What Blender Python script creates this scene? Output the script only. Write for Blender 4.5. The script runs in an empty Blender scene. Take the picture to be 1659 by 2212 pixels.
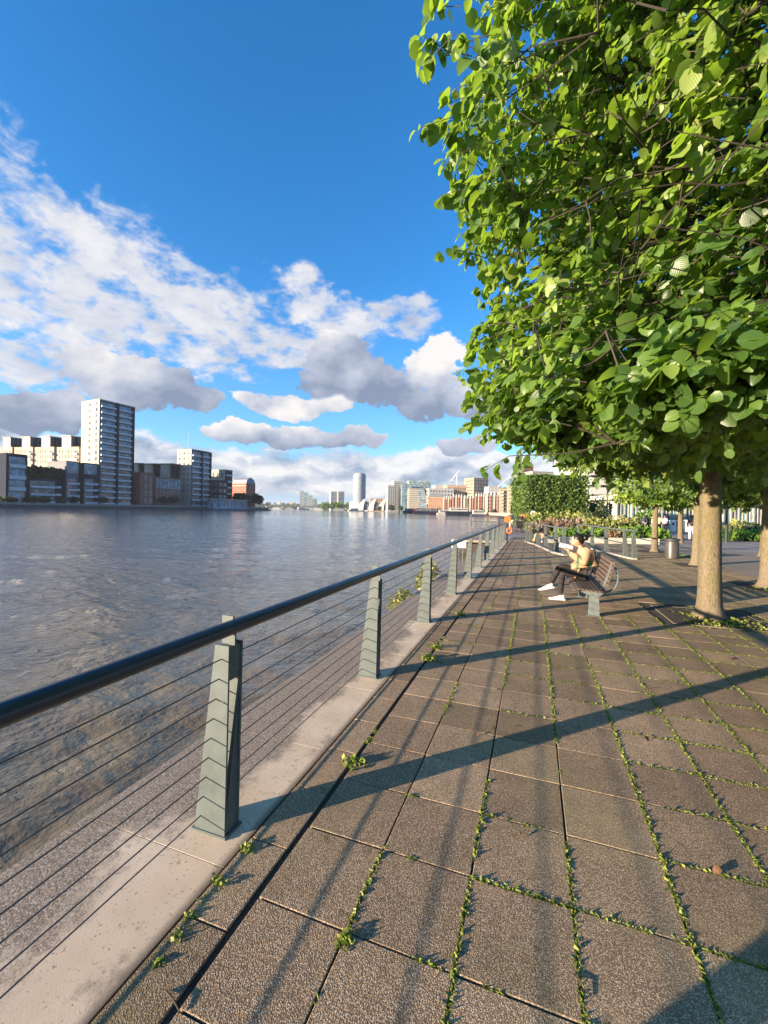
import bpy, bmesh, math, random
import numpy as np
from mathutils import Vector, Matrix
R = math.radians
# Riverside promenade on a low-sun evening, built object by object
EXPO, SUN_E, SKY_S = 1.75, 5.0, 0.11
SKY_TINT, SKY_SAT, WAVE = (.68, .885, 1.09), 1.16, .20
CL_DARK, CL_MID, CL_LIT = (.078, .098, .142), (.160, .176, .215), (.292, .284, .280)
SC = bpy.context.scene
COL = SC.collection
rng = np.random.default_rng(7)
random.seed(7)

# ---------------------------------------------------------------- frames
# world: +Y runs along the promenade, +X inland, z = 0 paving, camera stands at x = y = 0
EYE, FOC, HEAD = 1.7, 900.0, R(19.7)      # eye height, focal length (px of a 1659 x 2212 picture), heading west of +Y
CH, SH = math.cos(HEAD), math.sin(HEAD)
ROLL = R(1.1)
def c2w(X, d, z=0.0):                     # ground offset right / ahead of the viewpoint -> world
    return Vector((X * CH - d * SH, X * SH + d * CH, z))
def ray(px, py):                          # picture point -> (right, down) slopes with the roll taken out
    dx, dy = px - 829.5, py - 1106.0
    c, s = math.cos(ROLL), math.sin(ROLL)
    return (dx * c + dy * s) / FOC, (-dx * s + dy * c + 4.5) / FOC
def zat(px, py, d): return EYE - ray(px, py)[1] * d
def at(px, py, d):                        # picture point at distance d ahead
    a, b = ray(px, py)
    return c2w(a * d, d, EYE - b * d)

# ---------------------------------------------------------------- tagging
def tag(o, label=None, cat=None, group=None, kind=None):
    if label: o['label'] = label
    if cat: o['category'] = cat
    if group: o['group'] = group
    if kind: o['kind'] = kind
    return o
def empty(name, loc=(0, 0, 0), rz=0.0, label=None, cat=None, group=None):
    o = bpy.data.objects.new(name, None); COL.objects.link(o)
    o.location = loc; o.rotation_euler = (0, 0, rz); o.empty_display_size = 0.2
    return tag(o, label, cat, group)
def link(name, me, parent=None):
    o = bpy.data.objects.new(name, me); COL.objects.link(o)
    if parent is not None: o.parent = parent
    return o
def copy_tree(o, parent=None):
    c = o.copy(); COL.objects.link(c)
    if parent is not None: c.parent = parent
    for ch in list(o.children): copy_tree(ch, c)
    return c

# ---------------------------------------------------------------- mesh builder
class MB:
    def __init__(s): s.v, s.f, s.m = [], [], []
    def add(s, vs, fs, mi=0):
        n = len(s.v); s.v += [tuple(v) for v in vs]
        s.f += [tuple(i + n for i in f) for f in fs]; s.m += [mi] * len(fs); return s
    def box(s, x0, x1, y0, y1, z0, z1, mi=0):
        vs = [(x, y, z) for z in (z0, z1) for y in (y0, y1) for x in (x0, x1)]
        return s.add(vs, [(0, 2, 3, 1), (4, 5, 7, 6), (0, 1, 5, 4), (2, 6, 7, 3), (0, 4, 6, 2), (1, 3, 7, 5)], mi)
    def bbox(s, x0, x1, y0, y1, z0, z1, b=.01, mi=0):     # box with bevelled top edge
        vs = [(x0, y0, z0), (x1, y0, z0), (x1, y1, z0), (x0, y1, z0),
              (x0, y0, z1 - b), (x1, y0, z1 - b), (x1, y1, z1 - b), (x0, y1, z1 - b),
              (x0 + b, y0 + b, z1), (x1 - b, y0 + b, z1), (x1 - b, y1 - b, z1), (x0 + b, y1 - b, z1)]
        fs = [(8, 9, 10, 11)]
        for i in range(4):
            j = (i + 1) % 4
            fs += [(i, j, j + 4, i + 4), (i + 4, j + 4, j + 8, i + 8)]
        return s.add(vs, fs, mi)
    def prism(s, poly, z0, z1, mi=0):                     # polygon in xy (ccw), extruded in z
        n = len(poly)
        vs = [(p[0], p[1], z0) for p in poly] + [(p[0], p[1], z1) for p in poly]
        fs = [tuple(range(n - 1, -1, -1)), tuple(range(n, 2 * n))]
        fs += [(i, (i + 1) % n, n + (i + 1) % n, n + i) for i in range(n)]
        return s.add(vs, fs, mi)
    def prism_y(s, poly, y0, y1, mi=0):                   # polygon in xz, extruded in y
        n = len(poly)
        vs = [(p[0], y0, p[1]) for p in poly] + [(p[0], y1, p[1]) for p in poly]
        fs = [tuple(range(n)), tuple(range(2 * n - 1, n - 1, -1))]
        fs += [(i, n + i, n + (i + 1) % n, (i + 1) % n) for i in range(n)]
        return s.add(vs, fs, mi)
    def prism_x(s, poly, x0, x1, mi=0):                   # polygon in yz, extruded in x
        n = len(poly)
        vs = [(x0, p[0], p[1]) for p in poly] + [(x1, p[0], p[1]) for p in poly]
        fs = [tuple(range(n - 1, -1, -1)), tuple(range(n, 2 * n))]
        fs += [(i, (i + 1) % n, n + (i + 1) % n, n + i) for i in range(n)]
        return s.add(vs, fs, mi)
    def tube(s, pts, rad, seg=10, caps=True, mi=0):
        pts = [Vector(p) for p in pts]
        if not hasattr(rad, '__len__'): rad = [rad] * len(pts)
        n0 = len(s.v); up = None; ring = []
        for i, p in enumerate(pts):
            t = (pts[min(i + 1, len(pts) - 1)] - pts[max(i - 1, 0)]).normalized()
            if up is None:
                up = Vector((0, 0, 1)) if abs(t.z) < .9 else Vector((1, 0, 0))
            u = t.cross(up).normalized(); w = u.cross(t).normalized(); up = w
            for k in range(seg):
                a = 2 * math.pi * k / seg
                s.v.append(tuple(p + rad[i] * (math.cos(a) * u + math.sin(a) * w)))
        for i in range(len(pts) - 1):
            for k in range(seg):
                a, b = n0 + i * seg + k, n0 + i * seg + (k + 1) % seg
                s.f.append((a, b, b + seg, a + seg)); s.m.append(mi)
        if caps:
            s.f.append(tuple(n0 + k for k in range(seg - 1, -1, -1))); s.m.append(mi)
            e = n0 + (len(pts) - 1) * seg
            s.f.append(tuple(e + k for k in range(seg))); s.m.append(mi)
        return s
    def lathe(s, prof, seg=20, c=(0, 0, 0), mi=0):        # profile [(r, z)] bottom to top
        n0 = len(s.v)
        for r, z in prof:
            for k in range(seg):
                a = 2 * math.pi * k / seg
                s.v.append((c[0] + r * math.cos(a), c[1] + r * math.sin(a), c[2] + z))
        for i in range(len(prof) - 1):
            for k in range(seg):
                a, b = n0 + i * seg + k, n0 + i * seg + (k + 1) % seg
                s.f.append((a, b, b + seg, a + seg)); s.m.append(mi)
        s.f.append(tuple(n0 + k for k in range(seg - 1, -1, -1))); s.m.append(mi)
        e = n0 + (len(prof) - 1) * seg
        s.f.append(tuple(e + k for k in range(seg))); s.m.append(mi)
        return s
    def ball(s, c, r, seg=12, rings=8, mi=0):
        rx, ry, rz = r if hasattr(r, '__len__') else (r, r, r)
        n0 = len(s.v)
        for i in range(rings + 1):
            ph = math.pi * i / rings
            for k in range(seg):
                a = 2 * math.pi * k / seg
                s.v.append((c[0] + rx * math.sin(ph) * math.cos(a), c[1] + ry * math.sin(ph) * math.sin(a), c[2] - rz * math.cos(ph)))
        for i in range(rings):
            for k in range(seg):
                a, b = n0 + i * seg + k, n0 + i * seg + (k + 1) % seg
                s.f.append((a, b, b + seg, a + seg)); s.m.append(mi)
        return s
    def mesh(s, name, mats, smooth=False):
        me = bpy.data.meshes.new(name); me.from_pydata(s.v, [], s.f)
        for m in (mats if isinstance(mats, (list, tuple)) else [mats]): me.materials.append(m)
        me.polygons.foreach_set('material_index', s.m)
        if smooth:
            me.polygons.foreach_set('use_smooth', [True] * len(s.f))
            try: me.set_sharp_from_angle(angle=R(40))
            except Exception: pass
        me.update(); return me
    def build(s, name, mats, parent=None, smooth=False):
        return link(name, s.mesh(name, mats, smooth), parent)

# ---------------------------------------------------------------- node helpers
class NT:
    def __init__(s, tree): s.t = tree; s.n = tree.nodes; s.l = tree.links
    def put(s, sock, v):
        if v is None: return
        if isinstance(v, bpy.types.NodeSocket): s.l.new(v, sock)
        elif hasattr(v, '__len__') and not isinstance(v, str):
            v = tuple(v)
            if sock.type == 'RGBA' and len(v) == 3: v += (1.0,)
            sock.default_value = v
        else: sock.default_value = v
    def node(s, typ, **k):
        n = s.n.new(typ)
        for a, b in k.items(): setattr(n, a, b)
        return n
    def m(s, op, a, b=None, c=None, clamp=False):
        n = s.node('ShaderNodeMath', operation=op, use_clamp=clamp)
        for i, v in enumerate((a, b, c)): s.put(n.inputs[i], v)
        return n.outputs[0]
    def vm(s, op, a, b=None, out=0):
        n = s.node('ShaderNodeVectorMath', operation=op); s.put(n.inputs[0], a)
        if b is not None: s.put(n.inputs[3] if op == 'SCALE' else n.inputs[1], b)
        return n.outputs[out]
    def noise(s, vec, scale, detail=4, rough=.55, dist=0.0, dim='3D'):
        n = s.node('ShaderNodeTexNoise', noise_dimensions=dim); s.put(n.inputs['Vector'], vec)
        n.inputs['Scale'].default_value = scale; n.inputs['Detail'].default_value = detail
        n.inputs['Roughness'].default_value = rough; n.inputs['Distortion'].default_value = dist
        return n.outputs[0]
    def vor(s, vec, scale, feat='F1', out='Distance', rnd=1.0):
        n = s.node('ShaderNodeTexVoronoi', feature=feat); s.put(n.inputs['Vector'], vec)
        n.inputs['Scale'].default_value = scale; n.inputs['Randomness'].default_value = rnd
        return n.outputs[out]
    def ss(s, x, a, b):                   # smoothstep a..b -> 0..1
        n = s.node('ShaderNodeMapRange', interpolation_type='SMOOTHSTEP'); s.put(n.inputs[0], x)
        s.put(n.inputs[1], a); s.put(n.inputs[2], b); return n.outputs[0]
    def mr(s, x, a, b, c, d):
        n = s.node('ShaderNodeMapRange'); s.put(n.inputs[0], x)
        for i, v in enumerate((a, b, c, d)): s.put(n.inputs[i + 1], v)
        return n.outputs[0]
    def mix(s, f, a, b, mode='MIX'):
        n = s.node('ShaderNodeMix', data_type='RGBA', blend_type=mode); s.put(n.inputs[0], f)
        s.put(n.inputs[6], a); s.put(n.inputs[7], b); return n.outputs[2]
    def ramp(s, f, stops):
        n = s.node('ShaderNodeValToRGB'); s.put(n.inputs[0], f); e = n.color_ramp.elements
        while len(e) < len(stops): e.new(.5)
        for el, (p, c) in zip(e, stops): el.position = p; el.color = tuple(c) + (1,)
        return n.outputs[0]
    def bump(s, h, strength=.5, dist=.01, normal=None):
        n = s.node('ShaderNodeBump'); s.put(n.inputs['Height'], h)
        s.put(n.inputs['Strength'], strength); n.inputs['Distance'].default_value = dist
        if normal is not None: s.put(n.inputs['Normal'], normal)
        return n.outputs[0]
    def xyz(s, v):
        n = s.node('ShaderNodeSeparateXYZ'); s.put(n.inputs[0], v); return n.outputs
    def com(s, x, y, z):
        n = s.node('ShaderNodeCombineXYZ')
        for i, v in enumerate((x, y, z)): s.put(n.inputs[i], v)
        return n.outputs[0]
def new_mat(name):
    m = bpy.data.materials.new(name); m.use_nodes = True
    N = NT(m.node_tree); b = m.node_tree.nodes['Principled BSDF']
    tc = N.node('ShaderNodeTexCoord'); geo = N.node('ShaderNodeNewGeometry')
    return m, N, b, tc.outputs['Object'], geo.outputs['Position']
MATS = {}
def paint(name, col, rough=.5, var=.15, scale=3.0, metal=0.0, bump=0.0, bscale=60.0, spec=.5, wear=None):
    if name in MATS: return MATS[name]
    m, N, b, ob, pos = new_mat(name)
    n = N.noise(pos, scale, 5, .6)
    f = N.mr(n, .3, .7, 1 - var, 1 + var)
    c = N.mix(1.0, col, N.com(f, f, f), 'MULTIPLY')
    if wear: c = N.mix(N.ss(N.noise(pos, scale * 2.3, 6, .65), .58, .7), c, wear)
    N.put(b.inputs['Base Color'], c)
    N.put(b.inputs['Roughness'], N.mr(n, .3, .7, max(rough - .06, .02), min(rough + .06, 1)))
    b.inputs['Metallic'].default_value = metal; b.inputs['Specular IOR Level'].default_value = spec
    if bump: N.put(b.inputs['Normal'], N.bump(N.noise(pos, bscale, 4), bump, .01))
    MATS[name] = m; return m
def glass(name, col, rough=.06, metal=0.0):
    if name in MATS: return MATS[name]
    m, N, b, ob, pos = new_mat(name)
    n = N.noise(pos, .35, 3); rn = N.node('ShaderNodeObjectInfo').outputs['Random']; cell = N.vor(pos, .45, 'F1', 'Color', 1.0)
    c = N.mix(N.ss(n, .4, .62), col, tuple(min(1, c * 2.2 + .02) for c in col))
    N.put(b.inputs['Base Color'], N.mix(N.m('MULTIPLY', N.ss(N.m('ADD', N.m('MULTIPLY', rn, .35), N.xyz(cell)[0]), .78, .95), .75), c, (.27, .25, .22)))
    b.inputs['Roughness'].default_value = rough; b.inputs['Metallic'].default_value = metal
    b.inputs['Specular IOR Level'].default_value = .4
    MATS[name] = m; return m
def brick(name, col, col2, mortar, bw=.45, bh=.15, rough=.85):
    if name in MATS: return MATS[name]
    m, N, b, ob, pos = new_mat(name)
    x, y, z = N.xyz(ob)
    n = N.node('ShaderNodeTexBrick'); N.put(n.inputs['Vector'], N.com(N.m('ADD', x, y), z, 0.0))
    N.put(n.inputs['Color1'], col); N.put(n.inputs['Color2'], col2); N.put(n.inputs['Mortar'], mortar)
    n.inputs['Scale'].default_value = 1.0; n.inputs['Brick Width'].default_value = bw
    n.inputs['Row Height'].default_value = bh; n.inputs['Mortar Size'].default_value = .012
    f = N.mr(N.noise(pos, .3, 4), .3, .7, .8, 1.2)
    N.put(b.inputs['Base Color'], N.mix(1.0, n.outputs[0], N.com(f, f, f), 'MULTIPLY'))
    b.inputs['Roughness'].default_value = rough
    MATS[name] = m; return m

# ---------------------------------------------------------------- foliage
def leaf_template(rows, fold=.22, droop=.25):
    vs, uv = [], []
    prof = {2: [(0, .10), (.45, .46), (1, .06)], 4: [(0, .07), (.17, .41), (.5, .52), (.82, .36), (1.0, .06)],
            1: [(0, .35), (1, .35)]}[rows]
    for t, w in prof:
        z = -droop * t * t
        for sx in (-1, 0, 1):
            if rows == 1 and sx == 0: continue
            vs.append((sx * w, t, z + fold * abs(sx) * w)); uv.append((sx * w, t))
    k = 2 if rows == 1 else 3
    fs = [(i * k + j, i * k + j + 1, (i + 1) * k + j + 1, (i + 1) * k + j) for i in range(rows) for j in range(k - 1)]
    return np.array(vs), np.array(fs), np.array(uv)
def unit(a): return a / np.maximum(np.linalg.norm(a, axis=-1, keepdims=True), 1e-9)
def leaves_mesh(name, P, D, Nrm, S, mat, rows=2, g=None, tint=None):
    """P root points, D axis directions, Nrm rough normals, S lengths"""
    g = g or rng
    T, F, UV = leaf_template(rows)
    n, k = len(P), len(T)
    D = unit(D); Xa = unit(np.cross(D, Nrm)); Za = np.cross(Xa, D)
    wv = g.uniform(.8, 1.1, n)[:, None, None]
    V = P[:, None, :] + S[:, None, None] * (T[None, :, 0:1] * wv * Xa[:, None, :] + T[None, :, 1:2] * D[:, None, :] + T[None, :, 2:3] * g.uniform(.2, 1.6, n)[:, None, None] * Za[:, None, :])
    V = V.reshape(-1, 3)
    Fa = (F[None] + (np.arange(n) * k)[:, None, None]).reshape(-1, 4)
    me = bpy.data.meshes.new(name)
    me.vertices.add(len(V)); me.vertices.foreach_set('co', V.ravel().astype(np.float32))
    me.loops.add(Fa.size); me.loops.foreach_set('vertex_index', Fa.ravel().astype(np.int32))
    me.polygons.add(len(Fa)); me.polygons.foreach_set('loop_start', (np.arange(len(Fa)) * 4).astype(np.int32))
    me.polygons.foreach_set('use_smooth', np.ones(len(Fa), bool))
    me.update(calc_edges=True)
    uvl = me.uv_layers.new(name='UVMap')
    uvs = np.tile(UV, (n, 1))[Fa.ravel()]
    uvl.data.foreach_set('uv', uvs.ravel().astype(np.float32))
    at_ = me.attributes.new('tint', 'FLOAT', 'POINT')
    at_.data.foreach_set('value', np.repeat(g.random(n) if tint is None else tint, k).astype(np.float32))
    me.materials.append(mat); me.validate(); return me
def leaf_mat(name, stops, trans, tfac=.35, rough=.45, veins=True, spec=.5):
    if name in MATS: return MATS[name]
    m, N, b, ob, pos = new_mat(name)
    at_ = N.node('ShaderNodeAttribute', attribute_name='tint')
    t = at_.outputs['Fac']
    c = N.ramp(t, stops)
    if veins:
        uvn = N.node('ShaderNodeUVMap'); u, v, _ = N.xyz(uvn.outputs[0])
        au = N.m('ABSOLUTE', u)
        w = N.m('SINE', N.m('MULTIPLY', N.m('SUBTRACT', N.m('MULTIPLY', v, 8.0), N.m('MULTIPLY', au, 7.0)), 6.283))
        mid = N.m('SUBTRACT', 1.0, N.ss(au, .0, .035))
        vein = N.m('MAXIMUM', N.ss(w, .55, .98), mid)
        c = N.mix(N.m('MULTIPLY', vein, .12), c, tuple(x * 1.9 for x in stops[-1][1]))
        N.put(b.inputs['Normal'], N.bump(w, .14, .002))
    N.put(b.inputs['Base Color'], c); b.inputs['Roughness'].default_value = rough
    b.inputs['Specular IOR Level'].default_value = spec
    tr = N.node('ShaderNodeBsdfTranslucent')
    N.put(tr.inputs[0], N.mix(t, tuple(x * .75 for x in trans), tuple(x * 1.2 for x in trans)))
    mx = N.node('ShaderNodeMixShader'); mx.inputs[0].default_value = tfac
    out = m.node_tree.nodes['Material Output']
    N.l.new(b.outputs[0], mx.inputs[1]); N.l.new(tr.outputs[0], mx.inputs[2]); N.l.new(mx.outputs[0], out.inputs[0])
    MATS[name] = m; return m
def rand_dirs(n, g=None): return unit((g or rng).normal(size=(n, 3)))

# ---------------------------------------------------------------- skinned figures
def skin_mesh(name, joints, edges, mats, sub=2, root=0):
    """joints: (x, y, z, rx[, ry])"""
    me = bpy.data.meshes.new(name); me.from_pydata([j[:3] for j in joints], edges, [])
    o = bpy.data.objects.new(name, me); COL.objects.link(o)
    o.modifiers.new('skin', 'SKIN')
    for i, j in enumerate(joints):
        sv = me.skin_vertices[0].data[i]; sv.radius = (j[3], j[4] if len(j) > 4 else j[3]); sv.use_root = (i == root)
    sm = o.modifiers.new('sub', 'SUBSURF'); sm.levels = sub; sm.render_levels = sub
    dg = bpy.context.evaluated_depsgraph_get(); dg.update()
    ev = bpy.data.meshes.new_from_object(o.evaluated_get(dg))
    bpy.data.objects.remove(o, do_unlink=True)
    ev.name = name; ev.materials.clear()
    for m in (mats if isinstance(mats, (list, tuple)) else [mats]): ev.materials.append(m)
    ev.polygons.foreach_set('use_smooth', [True] * len(ev.polygons)); ev.update()
    return ev
# ================================================================ camera, sun, sky
SUN_EL, SUN_AZ = R(9.5), R(225)           # low evening sun behind and left of the viewpoint
SC.view_settings.view_transform = 'Standard'; SC.view_settings.look = 'None'
SC.view_settings.gamma = 1.0; SC.view_settings.exposure = EXPO
cam = bpy.data.cameras.new('camera'); cam.sensor_fit = 'VERTICAL'; cam.sensor_height = 36.0
cam.lens = 36.0 * FOC / 2212.0; cam.clip_start = .05; cam.clip_end = 30000
co = bpy.data.objects.new('camera', cam); COL.objects.link(co)
pitch = math.atan(4.5 / FOC)
fwd = Vector((-SH, CH, 0)) * math.cos(pitch) + Vector((0, 0, -math.sin(pitch)))
rt = Vector((CH, SH, 0)); upv = rt.cross(fwd).normalized()
r2 = rt * math.cos(ROLL) + upv * math.sin(ROLL); u2 = -rt * math.sin(ROLL) + upv * math.cos(ROLL)
M = Matrix((r2, u2, -fwd)).transposed().to_4x4(); M.translation = (0, 0, EYE)
co.matrix_world = M; SC.camera = co

sun = bpy.data.lights.new('sun', 'SUN'); sun.energy = SUN_E; sun.angle = R(.5); sun.color = (1.0, .80, .58)
so = bpy.data.objects.new('sun', sun); COL.objects.link(so)
sdir = Vector((math.sin(SUN_AZ) * math.cos(SUN_EL), math.cos(SUN_AZ) * math.cos(SUN_EL), math.sin(SUN_EL)))
so.rotation_euler = (-sdir).to_track_quat('-Z', 'Y').to_euler(); so.location = (0, 0, 30)

def azel(px, py):
    a, b = ray(px, py); v = c2w(a, 1.0, -b).normalized()
    return math.atan2(v.x, v.y), math.asin(v.z)
W = bpy.data.worlds.new('World'); SC.world = W; W.use_nodes = True
N = NT(W.node_tree); bg = W.node_tree.nodes['Background']; bg.inputs[1].default_value = SKY_S
sky = N.node('ShaderNodeTexSky', sky_type='NISHITA'); sky.sun_disc = False
sky.sun_elevation = SUN_EL; sky.sun_rotation = SUN_AZ; sky.air_density = 1.0; sky.dust_density = .4; sky.ozone_density = 2.5
dirv = N.node('ShaderNodeTexCoord').outputs['Generated']
dx, dy, dz = N.xyz(dirv)
az_ = N.m('ARCTAN2', dx, dy); el_ = N.m('ARCSINE', dz)
wz = N.noise(dirv, 5.5, 4, .55); we = N.noise(N.vm('ADD', dirv, (7, 3, 5)), 6.5, 4, .55)
az = N.m('ADD', az_, N.m('MULTIPLY', N.m('SUBTRACT', wz, .5), .22)); el = N.m('ADD', el_, N.m('MULTIPLY', N.m('SUBTRACT', we, .5), .10))
PX = 1 / FOC
def field(blobs):
    Cm, Ws, Ts = None, None, None
    for (px, py, rx, ru, rd, t0, ts) in blobs:
        a0, e0 = azel(px, py); cs = 1 / (1 + ((px - 829.5) / FOC) ** 2)     # px -> radians off axis
        a1, _ = azel(px + rx, py); ra = abs(a1 - a0); k = 1 / math.sqrt(1 + ((px - 829.5) / FOC) ** 2)
        _, eu = azel(px, py - ru); _, ed = azel(px, py + rd)
        ru_, rd_ = abs(eu - e0), abs(e0 - ed)
        da = N.m('MULTIPLY', N.m('SUBTRACT', az, a0), 1 / ra)
        de = N.m('SUBTRACT', el, e0)
        dn = N.m('ADD', N.m('MULTIPLY', N.m('MAXIMUM', de, 0.0), 1 / ru_), N.m('MULTIPLY', N.m('MINIMUM', de, 0.0), 1 / rd_))
        f = N.m('SUBTRACT', 1.0, N.m('ADD', N.m('MULTIPLY', da, da), N.m('MULTIPLY', dn, dn)))
        w = N.m('EXPONENT', N.m('MULTIPLY', f, 5.0)); t = N.m('MULTIPLY_ADD', dn, ts, t0)
        wt = N.m('MULTIPLY', w, t)
        Cm = f if Cm is None else N.m('MAXIMUM', Cm, f)
        Ws = w if Ws is None else N.m('ADD', Ws, w)
        Ts = wt if Ts is None else N.m('ADD', Ts, wt)
    return Cm, N.m('DIVIDE', Ts, Ws)
def relief(vec, scale, detail, off):
    a = N.noise(vec, scale, detail, .58); b = N.noise(N.vm('ADD', vec, off), scale, max(detail - 2, 1), .55)
    return a, N.m('SUBTRACT', a, b)
lit_dir = c2w(-.035, 0, .03)              # toward the lit side of a cloud
stretch = N.vm('MULTIPLY', dirv, (1, 1, 1.6))
# high broken sheet
alto = [(-60, 540, 260, 270, 230, .80, .05), (160, 610, 300, 190, 190, .80, .05), (400, 690, 260, 120, 120, .80, .05),
        (640, 600, 70, 45, 45, .85, .1), (690, 690, 150, 55, 60, .8, .05), (860, 680, 80, 32, 35, .65, .05), (60, 760, 300, 60, 90, .75, .05), (560,745,200,60,60,.7,.05)]
A_C, A_T = field(alto)
zc = N.m('ADD', N.m('MAXIMUM', dz, .0), .24)
plan = N.com(N.m('DIVIDE', dx, zc), N.m('DIVIDE', dy, zc), 0.0)
an, ar = relief(plan, 4.6, 7, (-.07, -.02, 0))
ab = N.noise(plan, 11.0, 6, .6, .2)
A_D = N.m('ADD', N.m('MULTIPLY', A_C, .55), N.m('ADD', N.m('MULTIPLY', N.m('SUBTRACT', an, .5), 1.6), N.m('MULTIPLY', N.m('SUBTRACT', ab, .5), 2.4)))
A_a = N.m('MULTIPLY', N.ss(A_D, -.14, .60), .93)
A_s = N.m('ADD', N.m('MULTIPLY', A_T, .92), N.m('MULTIPLY', ar, 1.0), clamp=True)
# cumulus
cum = [(190, 790, 120, 75, 80, .62, .40), (300, 830, 160, 70, 62, .22, .35), (400, 855, 90, 40, 40, .12, .25),
       (90, 885, 90, 45, 45, .10, .15), (-10, 880, 110, 60, 60, .08, .12),
       (715, 800, 100, 80, 70, .20, .30), (820, 835, 130, 62, 60, .10, .28), (950, 780, 85, 90, 70, .80, .42), (915, 850, 120, 50, 60, .16, .30),
       (1010, 850, 80, 60, 60, .3, .3),
       (520, 935, 85, 30, 30, .62, .5), (660, 945, 110, 32, 32, .42, .45), (640, 878, 130, 26, 26, .66, .1), (1000, 965, 80, 26, 28, .45, .4), (760, 950, 90, 26, 24, .4, .3)]
C_C, C_T = field(cum)
cn, cr = relief(stretch, 6.5, 10, tuple(lit_dir * 1.4))
cb = N.noise(stretch, 22.0, 5, .6)
C_D = N.m('ADD', N.m('MULTIPLY', C_C, .62), N.m('ADD', N.m('MULTIPLY', N.m('SUBTRACT', cn, .5), 1.9), N.m('MULTIPLY', N.m('SUBTRACT', cb, .5), .85)))
C_a = N.ss(C_D, .05, .18)
C_s = N.m('ADD', C_T, N.m('MULTIPLY', cr, 1.7), clamp=True)
# broken cloud low over the horizon
hv = N.com(N.m('MULTIPLY', az, 5.5), N.m('MULTIPLY', el, 13.0), 3.7)
hn, hr = relief(hv, 1.25, 8, (-.12, .28, 0))
hm = N.m('MULTIPLY', N.ss(el_, .0, .055), N.m('SUBTRACT', 1.0, N.ss(el, .10, .20)))
H_D = N.m('ADD', N.m('SUBTRACT', hn, .5), N.m('MULTIPLY', N.m('SUBTRACT', hm, .60), .55))
H_a = N.m('MULTIPLY', N.ss(H_D, -.03, .16), .93)
H_s = N.m('ADD', N.m('MULTIPLY', hr, 3.2), .56, clamp=True)
K = 1.0 / SKY_S
def ccol(s): return N.ramp(s, [(0.0, tuple(K * c for c in CL_DARK)), (.45, tuple(K * c for c in CL_MID)), (.95, tuple(K * c for c in CL_LIT))])
base = N.mix(1.0, sky.outputs[0], SKY_TINT, 'MULTIPLY')
hs = N.node('ShaderNodeHueSaturation'); N.put(hs.inputs['Color'], base); hs.inputs['Saturation'].default_value = SKY_SAT
base = hs.outputs[0]
base = N.mix(N.m('MULTIPLY', N.m('SUBTRACT', 1.0, N.ss(el_, .05, .50)), .26), base, tuple(K * c for c in (.115, .185, .265)))
# far band of grey blue under the low cloud
base = N.mix(N.m('MULTIPLY', N.m('SUBTRACT', 1.0, N.ss(el_, .015, .11)), .75), base, tuple(K * c for c in (.085, .15, .25)))
c = N.mix(A_a, base, ccol(A_s)); c = N.mix(H_a, c, ccol(H_s)); c = N.mix(C_a, c, ccol(C_s))
N.l.new(c, bg.inputs[0])

# ================================================================ setting: paving, ground, river
def m_paver():
    m, N, b, ob, pos = new_mat('exposed_aggregate_paver')
    big = N.noise(pos, .55, 5, .6); mid = N.noise(pos, 3.5, 5, .65)
    isl = N.node('ShaderNodeNewGeometry').outputs['Random Per Island']
    peb = N.vor(pos, 190.0, 'F1', 'Color'); pd = N.vor(pos, 190.0)
    ps = N.xyz(peb)[0]
    col = N.ramp(ps, [(0, (.24, .168, .104)), (.35, (.46, .328, .208)), (.7, (.60, .445, .295)), (.93, (.78, .60, .42))])
    col = N.mix(N.ss(pd, .25, .6), col, (.20, .138, .086))
    col = N.mix(N.ss(big, .46, .64), col, N.mix(.45, col, (.25, .205, .10)))            # greenish algae
    col = N.mix(N.m('MULTIPLY', N.ss(mid, .55, .75), .55), col, (.34, .225, .14))
    spot = N.m('MULTIPLY', N.ss(N.noise(pos, 9.0, 3, .5), .66, .70), .45); col = N.mix(spot, col, (.10, .075, .055))
    gum = N.m('MULTIPLY', N.m('SUBTRACT', 1.0, N.ss(N.vor(pos, 1.7), .035, .05)), .55); col = N.mix(gum, col, (.33, .28, .22))
    f = N.mr(isl, 0, 1, .76, 1.20); f2 = N.m('MULTIPLY', f, N.mr(mid, .3, .7, .85, 1.15))
    N.put(b.inputs['Base Color'], N.mix(1.0, col, N.com(f2, f2, f2), 'MULTIPLY'))
    b.inputs['Roughness'].default_value = .95; b.inputs['Specular IOR Level'].default_value = .12
    h = N.m('SUBTRACT', 1.0, pd)
    N.put(b.inputs['Normal'], N.bump(h, .5, .003))
    return m
M_PAVER = m_paver()
def m_soil():
    m, N, b, ob, pos = new_mat('soil')
    n = N.noise(pos, 25, 6, .7)
    N.put(b.inputs['Base Color'], N.ramp(n, [(.3, (.012, .009, .007)), (.55, (.05, .036, .025)), (.75, (.11, .075, .05))]))
    b.inputs['Roughness'].default_value = .95
    N.put(b.inputs['Normal'], N.bump(n, .8, .02)); return m
M_SOIL = m_soil()
G = .435; X0 = -1.11; Y0 = 1.53
slabs = MB(); g = np.random.default_rng(3)
PIT = (2.14, 3.50, 7.76, 9.12)
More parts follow.
